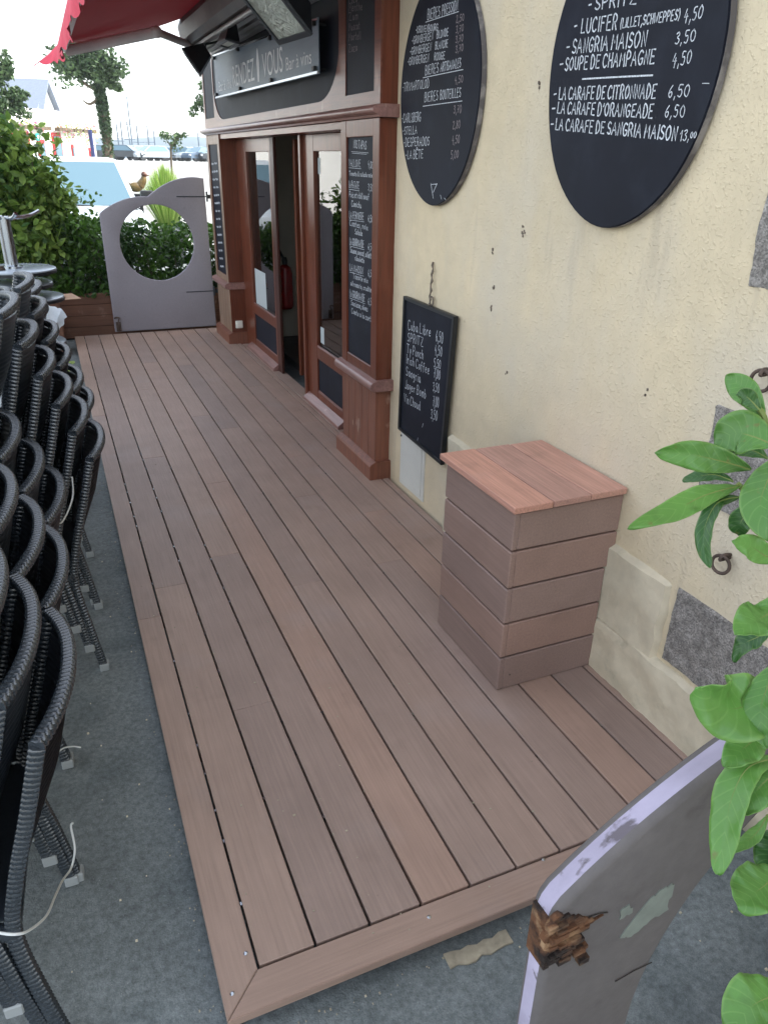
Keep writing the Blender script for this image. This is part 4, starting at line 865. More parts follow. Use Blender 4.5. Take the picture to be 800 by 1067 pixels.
def make_chair():
    t = empty('wicker_chair', (0, 0, 0))
    K = dict(parent=t, keep=True)
    # two rear posts running from foot to rail
    for s in (-1, 1):
        bm = NB(); wick_tube(bm, spline([(back_x(z), s*(CW+(.012 if z < .3 else 0)), z) for z in (.03, .2, .40, .55, .72, .868)], 40), .0135, .016, (1, 0, 0), seg=10, pitch=.0125); lg = obj('rear_leg', bm, 'wick', **K)
        bm = NB(); box(bm, back_x(0)-.018, back_x(0)+.018, s*(CW+.012)-.018, s*(CW+.012)+.018, 0, .032, .003); obj('foot', bm, 'foot', lg, keep=True)
        bm = NB(); wick_tube(bm, spline([(-.52, s*(CW+.02), .03), (-.50, s*(CW+.012), .25), (-.475, s*CW, .42)], 20), .017, .017, (1, 0, 0), pitch=.014, ring=3, seg=8); lg = obj('front_leg', bm, 'wick', **K)
        bm = NB(); box(bm, -.538, -.502, s*(CW+.02)-.018, s*(CW+.02)+.018, 0, .032, .003); obj('foot', bm, 'foot', lg, keep=True)
    # top rail, bowed backwards
    bm = NB(); L = [(back_x(.868)+hz(f), f*(CW+.006), .872+.012*(1-f*f)) for f in [-1+2*i/24 for i in range(25)]]
    wick_tube(bm, spline(L, 48), .0145, .0125, (0, 0, 1), seg=20, dep=.30, pitch=.0125); obj('top_rail', bm, 'wick', **K)
    # woven back panel, strands as real ribs
    bm = NB(); nz, ny = 120, 20; g = []
    for i in range(nz+1):
        z = .40+.455*i/nz; row = []
        for j in range(ny+1):
            f = -1+2*j/ny; k = .0045*abs(math.sin(math.pi*(i/4+j*.08)))
            row.append(bm.verts.new((back_x(z)+hz(f)*min(1, (z-.36)/.34)+k, f*CW, z)))
        g.append(row)
    for i in range(nz):
        for j in range(ny): bm.faces.new((g[i][j], g[i][j+1], g[i+1][j+1], g[i+1][j]))
    geom = bmesh.ops.solidify(bm, geom=bm.faces[:], thickness=.006); obj('backrest', bm, 'weave', **K)
    # seat
    bm = NB(); ny, nx = 60, 16; g = []
    for i in range(nx+1):
        row = []
        for j in range(ny+1):
            x = -.50+.47*i/nx; y = -CW+2*CW*j/ny; row.append(bm.verts.new((x, y, .452-.012*math.sin(math.pi*i/nx)*math.sin(math.pi*j/ny)+.002*abs(math.sin(math.pi*(j/3+i*.5))))))
        g.append(row)
    for i in range(nx):
        for j in range(ny): bm.faces.new((g[i][j], g[i+1][j], g[i+1][j+1], g[i][j+1]))
    obj('seat', bm, 'weave', **K)
    bm = NB()
    for s in (-1, 1): wick_tube(bm, [Vector((-.50, s*CW, .43)), Vector((-.045, s*CW, .42))], .014, .022, (0, 0, 1), pitch=.014, ring=3, seg=8)
    wick_tube(bm, [Vector((-.50, -CW, .43)), Vector((-.50, CW, .43))], .014, .022, (0, 0, 1), pitch=.014, ring=3, seg=8); wick_tube(bm, [Vector((-.05, -CW, .42)), Vector((-.05, CW, .42))], .012, .02, (0, 0, 1), pitch=.014, ring=3, seg=8)
    obj('seat_frame', bm, 'wick', **K)
    return t
def dup(o, parent=None):
    c = o.copy(); COL.objects.link(c)
    if parent: c.parent = parent
    for ch in list(o.children): dup(ch, c)
    return c
proto = make_chair(); first = True
ORD = ['bottom', 'second', 'third', 'fourth', 'fifth', 'sixth', 'seventh', 'eighth']
STK = [(.355, -.312, 5, 'the nearest stack, bottom left of the photo', 0, (-.048, .1)), (.815, -.306, 5, 'the second nearest stack', 0, (-.042, .1)), (1.29, -.300, 6, 'the third nearest stack', 0, (-.045, .103)), (1.775, -.150, 6, 'the fourth stack, the one leaning out to the deck', 0, (-.040, .1)),
       (2.29, -.152, 6, 'the fifth stack, just beyond the one leaning out', 0, (-.031, .1)), (2.80, -.245, 5, 'the sixth stack, seen over the fifth', 0, (-.012, .1)), (3.32, -.33, 4, 'the seventh stack, second from the tables', 0, (-.04, .1)), (3.86, -.42, 3, 'the last stack, right before the round tables', 0, (-.04, .1))]
for (y, x, n, where, k0, (dx, dz)) in STK:
    for k in range(n):
        if first: c = proto; first = False
        else: c = dup(proto)
        c.location = (x+dx*k+rng.uniform(-.005, .005), y+rng.uniform(-.006, .006), GZ+dz*k); c.rotation_euler = (0, 0, R_(rng.uniform(-1.5, 1.5)-(2 if y < .4 else 0)))
        tag(c, ('black woven chair, %s of %s' % (ORD[k], where)), 'chair', 'black wicker chairs in stacks')

# ------------------------------------------------------------------ cords
def cord(pts, lab, r=.0028, n=60): 
    bm = NB(); tube(bm, spline(pts, n), r, 7); return tag(obj('cord', bm, 'cord'), lab, 'cord')
cord([on(52, 372, 1, 3.2), on(58, 392, 1, 2.9), on(70, 405, 1, 2.6), on(78, 418, 1, 2.5), on(80, 428, 1, 2.45), on(88, 436, 1, 2.4), on(82, 440, 1, 2.38)], 'white cord hanging beside the plastic sheet on the far chairs', .004)
cord([on(75, 497, 1, 1.45), on(76, 515, 1, 1.45), on(72, 530, 1, 1.42), on(66, 542, 1, 1.38), on(62, 546, 1, 1.34)], 'short white cord curling out of the middle chair stacks', .0026)
cord([on(-30, 968, 1, .02), on(-4, 972, 1, .015), on(15, 974, 1, .00), on(30, 970, 1, .02), on(48, 955, 1, .12), on(57, 935, 1, .22), on(65, 918, 1, .34), on(74, 905, 1, .42), on(78, 885, 1, .44), on(74, 862, 1, .46), on(76, 858, 1, .46)], 'white cord tied round the legs of the nearest chairs', .0026)
cord([on(57, 787, 1, .95), on(66, 780, 1, .97), on(76, 778, 1, .99), on(84, 779, 1, 1.0)], 'short white cord end above the asphalt near a chair foot', .0024)

# ------------------------------------------------------------------ stacked round tables
TC = Vector((-.31, 5.8, 0))
def round_table(z, c, lab, inv=False, r=.31, feet=True):
    t = empty('round_table', (c[0], c[1], z), lab, 'table', 'round bistro tables piled up')
    bm = NB(); lathe(bm, [(r-.01, 0), (r, .004), (r, .020), (r-.008, .025)], (c[0], c[1], z), 48); obj('tabletop', bm, 'ttop', t)
    bm = NB(); lathe(bm, [(r-.006, -.012), (r+.003, -.010), (r+.003, .012), (r-.001, .014)], (c[0], c[1], z-.003), 48); obj('edge_band', bm, 'blackpl', t)
    s = 1 if inv else -1
    bm = NB(); 
    if inv:
        tube(bm, [(c[0], c[1], z+.025), (c[0], c[1], z+.41)], .036, 16); tube(bm, [(c[0]-.045, c[1]+.02, z+.025), (c[0]-.045, c[1]+.02, z+.39)], .018, 10)
        lathe(bm, [(.07, .025), (.07, .04), (.036, .05)], (c[0], c[1], z), 18)
    else: tube(bm, [(c[0], c[1], z-.01), (c[0], c[1], max(GZ+.02, z-.09))], .036, 12)
    col_ = obj('column', bm, 'steel', t)
    if inv:
        for k in range(4):
            a = R_(20+90*k); d = Vector((math.cos(a), math.sin(a), 0)); o = Vector((c[0], c[1], z+.40))
            bm = NB(); tube(bm, spline([o+d*.02, o+d*.12+Vector((0, 0, .0)), o+d*.20+Vector((0, 0, .015)), o+d*.27+Vector((0, 0, .045))], 14), [.016]*8+[.014]*7, 9, sx=.8, sy=1.1); obj('leg', bm, 'steel', t)
            
        bm = NB(); lathe(bm, [(.035, .025), (.04, .03), (.035, .055)], (c[0]-.10, c[1]-.12, z), 14); obj('clamp', bm, 'iron', t)
    return t
round_table(.895, (-.385, 5.8), 'topmost round table, lying upside down with its steel column and feet up', True)
round_table(.785, (-.43, 5.82), 'second round table from the top, right under the upturned one')
round_table(.665, (-.36, 5.86), 'lowest visible round table, third from the top of the pile')
round_table(.30, (-.40, 5.84), 'round table near the bottom of the pile behind the plastic sheet')
# plastic sheet
bm = NB(); n1, n2 = 26, 22; g = []; Q = [on(26, 296, 1, 5.0), on(70, 331, 1, 4.9), on(48, 352, 1, 4.45), on(64, 374, 1, 4.7)]
for i in range(n1+1):
    f = i/n1; row = []
    for j in range(n2+1):
        h = j/n2; p = Q[0].lerp(Q[1], f).lerp(Q[2].lerp(Q[3], f), h); w_ = .05*math.sin(7*f+4*h)+.07*noise.noise(Vector((f*4, h*4, 1)))
        row.append(bm.verts.new(p+Vector((-.045*math.sin(math.pi*h)*f+.02*noise.noise(Vector((f*9, h*9, 5))), -w_, .03*noise.noise(Vector((f*6, h*6, 9)))+.03*math.sin(f*9)*(1-h)))))
    g.append(row)
for i in range(n1):
    for j in range(n2): bm.faces.new((g[i][j], g[i+1][j], g[i+1][j+1], g[i][j+1]))
bmesh.ops.solidify(bm, geom=bm.faces[:], thickness=.002)
tag(obj('plastic_sheet', bm, 'sheet'), 'crumpled white plastic sheet draped between the chairs and tables', 'sheet')
for k, (x, y, z, rz, w, d, lab) in enumerate([(-.12, 7.15, .46, 12, .40, .34, 'larger flat cardboard piece on the far end by the planter'), (-.20, 7.05, .475, -16, .30, .26, 'smaller cardboard flap lying across the larger one')]):
    bm = NB(); box(bm, -w/2, w/2, -d/2, d/2, 0, .006, .001); bm.transform(Matrix.Translation((x, y, z)) @ Matrix.Rotation(R_(rz), 4, 'Z')); tag(obj('cardboard', bm, 'card', sm=False), lab, 'cardboard', 'cardboard pieces')
bm = NB(); box(bm, -.60, -.10, 6.95, 7.3, GZ, .458, .004); tag(obj('crate', bm, 'planter', sm=False), 'low brown wooden crate under the cardboard beside the planter', 'crate')
# dead leaves and mortar strip on the asphalt
rs = random.Random(3); 
bm = NB(); lay = bm.loops.layers.float_color.new('leaf'); leafcloud(bm, [(on(68+rs.uniform(-6, 8), 366+rs.uniform(0, 24), 2, GZ+.012), .9) for _ in range(9)], .07, lay, None, updir=2, rs=rs)
tag(obj('fallen_leaf', bm, 'lf_grass', sm=False), 'dry leaves fallen on the asphalt beside the far end of the deck', 'leaves', kind='stuff')
q0, q1 = on(466, 1005, 2, GZ), on(531, 978, 2, GZ); bm = NB(); dd = (q1-q0); nn = Vector((-dd.y, dd.x, 0)).normalized()*.022; P = []
for k in range(9): P.append(q0+dd*k/8-nn*(.6+.5*rs.random()))
for k in range(8, -1, -1): P.append(q0+dd*k/8+nn*(.6+.5*rs.random()))
prism(bm, [(p.x, p.y) for p in P], 'z', GZ+.001, GZ+.008, .001); D['mortar'] = MB_('dry_mortar', srgb(164, 154, 134), .95).vary(40, .75, 1.15).done()
tag(obj('mortar_strip', bm, 'mortar', sm=False), 'pale strip of dried mortar on the asphalt before the deck', 'mortar')
bm = NB()
for k in range(160):
    x, y = rs.uniform(-.7, 1.5), rs.choice([rs.uniform(-1, 0), rs.uniform(-1, 6)])
    if 0 < x and y > -.02: x = -rs.random()*.5
    s = rs.uniform(.0012, .0036); box(bm, x-s, x+s, y-s, y+s*rs.uniform(.6, 1.6), GZ, GZ+s*1.2)
tag(obj('grit', bm, 'pstone', sm=False), 'scattered pale grit on the asphalt', 'grit', kind='stuff')

bm = NB()
for k in range(150):
    x, y = rs.uniform(.02, 1.1), rs.uniform(.02, 3.5)
    s_ = rs.uniform(.0008, .0022); box(bm, x-s_, x+s_*rs.uniform(.6, 3), y-s_, y+s_*rs.uniform(.6, 2.4), .0002, s_)
for k in range(150):
    x, y = -.004-abs(rs.gauss(0, .022)), rs.uniform(0, 5); s_ = rs.uniform(.0007, .002); box(bm, x-s_, x+s_*rs.uniform(.4, 1.6), y-s_, y+s_*rs.uniform(.4, 2), GZ, GZ+s_*1.2)
for k in range(90):
    x, y = rs.uniform(0, 1.4), -.004-abs(rs.gauss(0, .02)); s_ = rs.uniform(.0007, .002); box(bm, x-s_, x+s_*rs.uniform(.4, 1.6), y-s_, y+s_*rs.uniform(.4, 2), GZ, GZ+s_*1.2)
tag(obj('dust', bm, 'mortar', sm=False), 'crumbs of dust lying on the deck and along its edges', 'dust', kind='stuff')
# ------------------------------------------------------------------ planter, hedges, vine
pl = empty('planter_trough', (.4, 7.95, GZ), 'long dark red brown wooden trough behind the far gate', 'planter')
bm = NB()
for k in range(4): box(bm, -.10, .62, 7.70, 7.725, GZ+.02+k*.117, GZ+.02+k*.117+.112, .002)
for k in range(4): box(bm, .63, 2.4, 7.70, 7.725, GZ+.02+k*.117, GZ+.02+k*.117+.112, .002)
for k in range(4): box(bm, -1.5, -.11, 7.70, 7.725, GZ+.02+k*.117, GZ+.02+k*.117+.112, .002)
box(bm, -.108, -.085, 7.69, 7.73, GZ, .42, .002)
for x in (-.14, .595, 1.5): box(bm, x, x+.05, 7.675, 7.699, GZ, .41, .002)
box(bm, -1.5, 2.4, 8.2, 8.225, GZ, .4); box(bm, -1.5, -1.475, 7.73, 8.2, GZ, .4); box(bm, 2.375, 2.4, 7.73, 8.2, GZ, .4)
obj('board', bm, 'planter', pl, sm=False)
bm = NB(); box(bm, -1.47, 2.37, 7.73, 8.19, GZ, .36); obj('soil', bm, 'shadowgap', pl, sm=False)
rs = random.Random(11)
def shrub_stems(bm, x0, x1, y0, y1, z0, z1, n):
    for _ in range(n):
        a = Vector((rs.uniform(x0, x1), rs.uniform(y0, y1), z0)); c = a+Vector((rs.uniform(-.15, .15), rs.uniform(-.15, .15), z1-z0)); tube(bm, spline([a, a.lerp(c, .5)+Vector((rs.uniform(-.05, .05), 0, 0)), c], 8), [.008-.0006*i for i in range(9)], 5)
h = empty('hedge', (1.1, 7.95, .36), 'dense dark laurel hedge seen through the round hole of the far gate', 'hedge')
foliage('foliage', box_pts(.45, 2.45, 7.66, 8.3, .36, 1.16, 6500, rs, .16), .062, 'lf_hedge', h)
bm = NB(); shrub_stems(bm, .5, 2.3, 7.8, 8.1, .3, .95, 26); obj('stem', bm, 'bark', h)
h = empty('shrub', (.1, 7.95, .36), 'leafy green shrub in the trough between the vine and the far gate', 'shrub')
foliage('foliage', box_pts(-.35, .46, 7.62, 8.28, .38, 1.22, 3600, rs, .2)+blob_pts((-.05, 7.9, 1.0), (.35, .3, .35), 700, rs)+[(Vector((rs.gauss(.36, .08), 7.95+rs.gauss(0, .1), rs.uniform(1.1, 1.42))), .6) for _ in range(40)], .066, 'lf_hedge', h)
bm = NB(); shrub_stems(bm, -.3, .4, 7.8, 8.1, .3, 1.1, 14); obj('stem', bm, 'bark', h)
h = empty('vine_bush', (-.55, 7.9, .36), 'tall pale green leafy vine behind the upturned table', 'bush')
foliage('foliage', blob_pts((-.50, 7.85, 1.25), (.75, .42, .75), 4200, rs, lumps=16)+blob_pts((-.05, 7.75, 1.35), (.28, .25, .25), 700, rs)+blob_pts((-.28, 7.9, 1.82), (.14, .15, .30), 260, rs)+blob_pts((-.6, 7.8, .7), (.6, .35, .4), 1600, rs), .092, 'lf_vine', h)
bm = NB(); shrub_stems(bm, -.9, -.1, 7.7, 8.1, .3, 1.8, 18); obj('stem', bm, 'bark', h)
# ------------------------------------------------------------------ foreground shrub with broad leaves (right edge)
fs = empty('broad_leaf_shrub', (1.05, -.75, GZ), 'green shrub with broad glossy leaves reaching in from the right edge', 'shrub')
def P3(u, v, d): # point at depth d along the view axis
    dr_ = FW+RT*((u-400)/FPX)-UPV*((v-533.5)/FPX); return CP+dr_*d
leafn = [0]
def bleaf(pix, d0, d1, wpx, roll=0, curl=.0, tone=.5, fold=.25, shape=1.0, blunt=.5):
    """pix: base..tip midrib in image measure; width in px"""
    n = len(pix); mid = [P3(u, v, d0+(d1-d0)*i/(n-1)) for i, (u, v) in enumerate(pix)]; mid = spline(mid, 34); N = len(mid)
    bm = NB(); l1 = bm.loops.layers.float_color.new('leaf'); l2 = bm.loops.layers.float_color.new('edge'); l3 = bm.loops.layers.float_color.new('along'); g = []; dm = (d0+d1)/2; hw = wpx*.92/FPX*dm/2; m = 10
    ln = leafn[0]; leafn[0] += 1
    for i, p in enumerate(mid):
        f = i/(N-1); tdir = (mid[min(i+1, N-1)]-mid[max(i-1, 0)]).normalized(); view = (p-CP).normalized(); side = tdir.cross(view).normalized(); side = (Matrix.Rotation(roll, 3, tdir) @ side); nor = side.cross(tdir).normalized()
        if nor.dot(view) > 0: nor = -nor
        w_ = hw*(math.sin(math.pi*min(1, (f**(shape*1.12))*.985+.01))**(blunt+.22)); row = []
        for j in range(m+1):
            s = -1+2*j/m; wav = hw*abs(s)**1.5*(.15*math.sin(f*9+ln*2+s*2)+.07*math.sin(f*24+ln+s)+.03*math.sin(f*51+ln*3)); row.append(bm.verts.new(p+side*s*w_+nor*(fold*.6*abs(s)**1.2*w_+wav+curl*s*s*w_)-nor*0))
        g.append(row)
    for i in range(N-1):
        for j in range(m):
            f_ = bm.faces.new((g[i][j], g[i][j+1], g[i+1][j+1], g[i+1][j]))
            for l, jj, ii in zip(f_.loops, (j, j+1, j+1, j), (i, i, i+1, i+1)): l[l1] = (tone,)*3+(1,); l[l2] = (jj/m,)*3+(1,); l[l3] = (ii/(N-1)-abs(jj/m-.5)*.30,)*3+(1,)
    # pale midrib
    ob = obj('leaf', bm, 'lf_broad', fs); sol = ob.modifiers.new('thick', 'SOLIDIFY'); sol.thickness = .0006
    bm = NB(); tube(bm, [q for q in mid[:-2]], [.0013*(1-.8*i/(N-1)) for i in range(N-2)], 5); obj('midrib', bm, 'stem', ob)
d = .78
bleaf([(772, 506), (735, 516), (700, 533), (654, 550)], d, d-.06, 30, .25, tone=.85, blunt=.75)
bleaf([(782, 489), (750, 480), (715, 473), (682, 472)], d, d-.02, 34, -.1, tone=.7, blunt=.62)
bleaf([(806, 464), (785, 455), (765, 452), (744, 463)], d-.02, d+.02, 52, .2, tone=.8, blunt=.6)
bleaf([(800, 478), (785, 470), (765, 466), (750, 460)], d+.03, d+.05, 20, .5, tone=.25, blunt=.6)
bleaf([(796, 434), (782, 415), (770, 402), (756, 391)], d, d+.02, 30, .1, tone=.7, blunt=.6)
bleaf([(792, 428), (783, 418), (775, 412), (767, 412)], d-.02, d-.02, 20, .1, tone=.2, blunt=.6)
bleaf([(764, 502), (745, 495), (725, 497), (711, 501)], d, d+.03, 16, .5, tone=.15, blunt=.55)
bleaf([(770, 518), (748, 524), (736, 545), (733, 568), (740, 592)], d, d-.02, 22, .5, tone=.1, blunt=.6)
bleaf([(812, 478), (800, 500), (792, 530), (806, 565)], d-.03, d-.06, 44, .1, tone=.6, blunt=.55)
bleaf([(790, 525), (778, 535), (770, 548), (772, 558)], d+.04, d+.06, 26, .3, tone=.1, blunt=.55)
bleaf([(812, 585), (795, 578), (780, 568), (763, 563)], d-.03, d-.05, 28, .1, tone=.95, blunt=.6)
bleaf([(816, 622), (800, 640), (785, 648), (766, 662)], d-.02, d-.05, 46, .3, tone=.75, blunt=.6)
bleaf([(806, 655), (790, 664), (775, 672), (764, 690)], d+.03, d+.05, 26, .6, tone=.05, blunt=.6)
bleaf([(812, 728), (785, 734), (755, 738), (727, 716)], d-.04, d-.09, 76, .1, tone=.8, blunt=.55)
bleaf([(812, 692), (800, 715), (792, 745), (800, 780)], d-.06, d-.08, 40, .3, tone=.6, blunt=.6)
bleaf([(800, 765), (785, 772), (770, 785), (755, 800)], d-.04, d-.06, 38, .2, tone=.75, blunt=.6)
bleaf([(810, 790), (780, 800), (763, 830), (755, 870), (748, 912)], d-.05, d-.08, 42, .4, tone=.8, blunt=.5)
bleaf([(815, 800), (800, 812), (785, 828), (772, 850)], d-.05, d-.07, 40, .2, tone=.7, blunt=.5)
bleaf([(800, 850), (790, 866), (778, 878), (764, 889)], d, d-.02, 16, .3, tone=.9, blunt=.6)
bleaf([(812, 905), (800, 920), (785, 932), (768, 945)], d-.06, d-.09, 58, .2, tone=.7, blunt=.45)
bleaf([(818, 868), (806, 878), (800, 892), (797, 908)], d, d+.02, 34, .3, tone=.1, blunt=.5)
bleaf([(822, 1032), (800, 1040), (780, 1052), (758, 1078)], d-.1, d-.12, 60, .2, tone=.8, blunt=.5)
for (L, r) in (([(830, 545), (800, 530), (783, 517), (768, 504)], .0032), ([(850, 560), (815, 500), (798, 440), (790, 425)], .003), ([(850, 560), (812, 600), (812, 640)], .003), ([(870, 700), (825, 705), (808, 730), (802, 765)], .0035), ([(870, 700), (840, 640), (850, 560)], .004), ([(880, 900), (845, 800), (870, 700)], .005), ([(880, 900), (830, 880), (812, 870), (800, 850)], .003), ([(880, 900), (850, 960), (820, 1030)], .004)):
    bm = NB(); tube(bm, spline([P3(u, v, .78) for u, v in L], 18), r, 7); obj('stem', bm, 'stem', fs)
bm = NB(); a = P3(880, 900, .78); tube(bm, spline([(1.05, -.78, GZ), (1.0, -.80, .4), a], 16), [.016-.0007*i for i in range(17)], 8); obj('trunk', bm, 'bark', fs)
rs = random.Random(5)
for k in range(26):
    u0, v0 = rs.uniform(850, 960), rs.uniform(430, 1040); a = rs.uniform(0, 6.28); bleaf([(u0, v0), (u0+25*math.cos(a), v0+25*math.sin(a)), (u0+50*math.cos(a), v0+55*math.sin(a))], .8, .8+rs.uniform(-.05, .08), 34, rs.uniform(-.5, .5), tone=rs.random(), blunt=.6)

# ------------------------------------------------------------------ car behind the hedge and far cars
def car(name, loc, rz, s, mat, lab, group=None, detail=True, H=1.82, W=1.84, L=4.5):
    """front towards local -y"""
    t = empty(name, loc, lab, 'car', group, rz); T = Matrix.Translation(loc) @ Matrix.Rotation(rz, 4, 'Z')
    hood = .62*H; bm = NB()
    prof = [(0, .32), (-.02, .62), (.03, hood*.80), (.12, hood*.90), (.45, hood*.965), (1.15, hood*1.02), (1.16, .30*H), (3.0, .30*H), (L-.02, .32), (L, .9), (L-.08, hood*1.05), (1.3, hood*1.05)]
    body = [(0, .34), (-.02, .62), (.02, hood*.82), (.10, hood*.92), (.45, hood*.98), (1.12, hood*1.04), (L-.12, hood*1.06), (L-.02, hood*.9), (L, .5), (L-.05, .34)]
    n = 9; rows = []
    for j in range(n):
        f = -1+2*j/(n-1); x = f*W/2; k = 1-.10*abs(f)**4; rows.append([bm.verts.new((x*(1-.03*(z > hood*.8)), y+(.12*abs(f)**3 if y < 1 else (-.10*abs(f)**3 if y > L-1 else 0)), .3+(z-.3)*(k if z > .5 else 1))) for y, z in body])
    for j in range(n-1):
        for i in range(len(body)-1): bm.faces.new((rows[j][i], rows[j+1][i], rows[j+1][i+1], rows[j][i+1]))
    bm.faces.new(rows[0]); bm.faces.new(rows[-1][::-1])
    for j in range(n-1): bm.faces.new((rows[j][-1], rows[j+1][-1], rows[j+1][0], rows[j][0]))
    bmesh.ops.recalc_face_normals(bm, faces=bm.faces[:]); bm.transform(T); bo = obj('body', bm, mat, t); 
    # cabin
    bm = NB(); zb, zt = hood*1.0, H; wb, wt = W*.94/2, W*.76/2
    def ring(y0, y1, w0, z): return [(-w0, y0, z), (w0, y0, z), (w0, y1, z), (-w0, y1, z)]
    A = ring(1.0, L-.18, wb, zb); B = ring(1.78, L-.62, wt, zt-.04); Cc = ring(1.98, L-.85, wt*.86, zt)
    VA, VB, VC = [[bm.verts.new(q) for q in X_] for X_ in (A, B, Cc)]
    for i in range(4): bm.faces.new((VA[i], VA[(i+1) % 4], VB[(i+1) % 4], VB[i])); bm.faces.new((VB[i], VB[(i+1) % 4], VC[(i+1) % 4], VC[i]))
    bm.faces.new(VC); bmesh.ops.bevel(bm, geom=bm.edges[:], offset=.03, segments=2, affect='EDGES'); bm.transform(T); cab = obj('roof', bm, mat, t)
    # glass panels set proud
    def panel(nm, q4, nrm, inset=.0):
        bm = NB(); V = [Vector(q) for q in q4]; c = sum(V, Vector())/4; nv = (V[1]-V[0]).cross(V[3]-V[0]).normalized(); nv = nv if nv.dot(Vector(nrm)) > 0 else -nv
        V = [c+(v-c)*Vector((.90, .90, .90)).x for v in V]; F = [bm.verts.new(v+nv*.008) for v in V]; Bk = [bm.verts.new(v-nv*.01) for v in V]; bm.faces.new(F); bm.faces.new(Bk[::-1])
        for i in range(4): bm.faces.new((F[i], Bk[i], Bk[(i+1) % 4], F[(i+1) % 4]))
        bmesh.ops.recalc_face_normals(bm, faces=bm.faces[:]); bm.transform(T); return obj(nm, bm, 'carg', t, sm=False)
    panel('windscreen', [A[0], A[1], B[1], B[0]], (0, -1, .5)); panel('rear_window', [A[2], A[3], B[3], B[2]], (0, 1, .5)); panel('side_window', [A[1], A[2], B[2], B[1]], (1, 0, .3)); panel('side_window', [A[3], A[0], B[0], B[3]], (-1, 0, .3))
    for sx in (-1, 1):
        for yy in (.85, L-.85):
            bm = NB(); tube(bm, [(sx*(W/2-.22), yy, .33), (sx*(W/2-.01), yy, .33)], .33, 22); bm.transform(T); wh = obj('wheel', bm, 'tyre', t)
            if detail: bm = NB(); tube(bm, [(sx*(W/2-.02), yy, .33), (sx*(W/2+.004), yy, .33)], .20, 18); bm.transform(T); obj('rim', bm, 'cars', wh)
        bm = NB(); box(bm, sx*.78-.16, sx*.78+.14, -.035, .10, hood*.62, hood*.80, .03, seg=2); bm.transform(T); obj('headlight', bm, 'lamp', t)
        if detail:
            bm = NB(); box(bm, sx*(W/2+.10)-.11, sx*(W/2+.10)+.09, 1.18, 1.30, hood*1.06, hood*1.06+.17, .03, seg=2); box(bm, sx*(W/2+.0)-.05, sx*(W/2+.0)+.05, 1.2, 1.26, hood*1.03, hood*1.08); bm.transform(T); obj('wing_mirror', bm, 'blackpl', t)
    if detail:
        bm = NB()
        box(bm, -.55, .55, -.04, .06, .50, hood*.72, .01); bm.transform(T); obj('grille', bm, 'blackpl', t, sm=False)
        bm = NB(); L1 = Vector(A[0]).lerp(Vector(A[1]), .25)+Vector((0, -.01, .02)); 
        for a0, a1 in ((.62, .30), (.25, .05)):
            p = Vector(A[0]).lerp(Vector(A[1]), a0)+Vector((0, -.02, .03)); q_ = Vector(A[0]).lerp(Vector(A[1]), a1)+Vector((0, .01, .06)); tube(bm, [p, q_], .010, 6)
        bm.transform(T); obj('wiper', bm, 'blackpl', t)
    return t
car('car', (.40, 10.55, GZ), 0, 1, 'carw', 'white car facing the terrace behind the leafy shrub', H=1.80, W=1.84)
FC = [((124, 92), 'cars', 's'), ((131, 98), 'cark', 'd'), ((138, 90), 'cars', 's'), ((146, 92), 'carb', 'b'), ((152, 90), 'cark', 'd'), ((186, 94), 'carw', 'w'), ((193, 90), 'carb', 'b'), ((200, 98), 'carw', 'w'), ((206, 90), 'cark', 'd'), ((213, 95), 'cars', 's')]
LB = ['silver parked car furthest left, just right of the ivy covered trunk', 'dark parked car second from the left on the quay', 'silver parked car third from the left on the quay', 'blue grey parked car between a silver and a dark one, left of the grass clump', 'dark parked car just left of the grass clump', 'white parked car right behind the thin young tree', 'blue grey parked car just right of the thin young tree', 'white parked car between the blue grey and the dark one right of the thin tree', 'dark parked car second from the shopfront corner', 'silver parked car cut off by the shopfront corner']
for ((u, dist), m_, cname), lb in zip(FC, LB):
    p = on(u, 163, 1, dist); car('car', (p.x, dist, 1.302), R_(rng.choice([-60, -50, -70, 60])), 1, m_, lb, 'cars parked along the quay', False, H=1.5, W=1.75, L=4.2)

# ------------------------------------------------------------------ houses
def Pt(u, v, y): return on(u, v, 1, y)
A = Pt(38, 120, 42); Bq = Pt(62, 123, 47.5); A2 = Vector((A.x, A.y, 0)); B2 = Vector((Bq.x, Bq.y, 0))
g_ = (B2-A2); wdt = g_.length; ax = Vector((-g_.y, g_.x, 0)).normalized(); ax = ax if ax.x < 0 else -ax; zE = A.z; pk = Pt(43, 83, 44.6); zR = pk.z
hs_ = empty('house', (A.x-5, A.y+2, GZ), 'white house with a steep slate roof and salmon gable trim, far left', 'house')
def quadbox(bm, corners, z0, z1):
    prism(bm, [(c.x, c.y) for c in corners], 'z', z0, z1)
c0, c1, c2, c3 = A2, B2, B2+ax*14, A2+ax*14
bm = NB(); quadbox(bm, [c0, c1, c2, c3], GZ, zE)
m0 = (A2+B2)/2; v = [bm.verts.new((q.x, q.y, z)) for q, z in ((c0, zE+.01), (c1, zE+.01), (m0, zR))]; bm.faces.new(v)
v2 = [bm.verts.new((q.x+ax.x*14, q.y+ax.y*14, z)) for q, z in ((c0, zE+.01), (c1, zE+.01), (m0, zR))]; bm.faces.new(v2)
obj('wall', bm, 'white', hs_, sm=False)
bm = NB(); off = -ax*.25; nrm = g_.normalized()
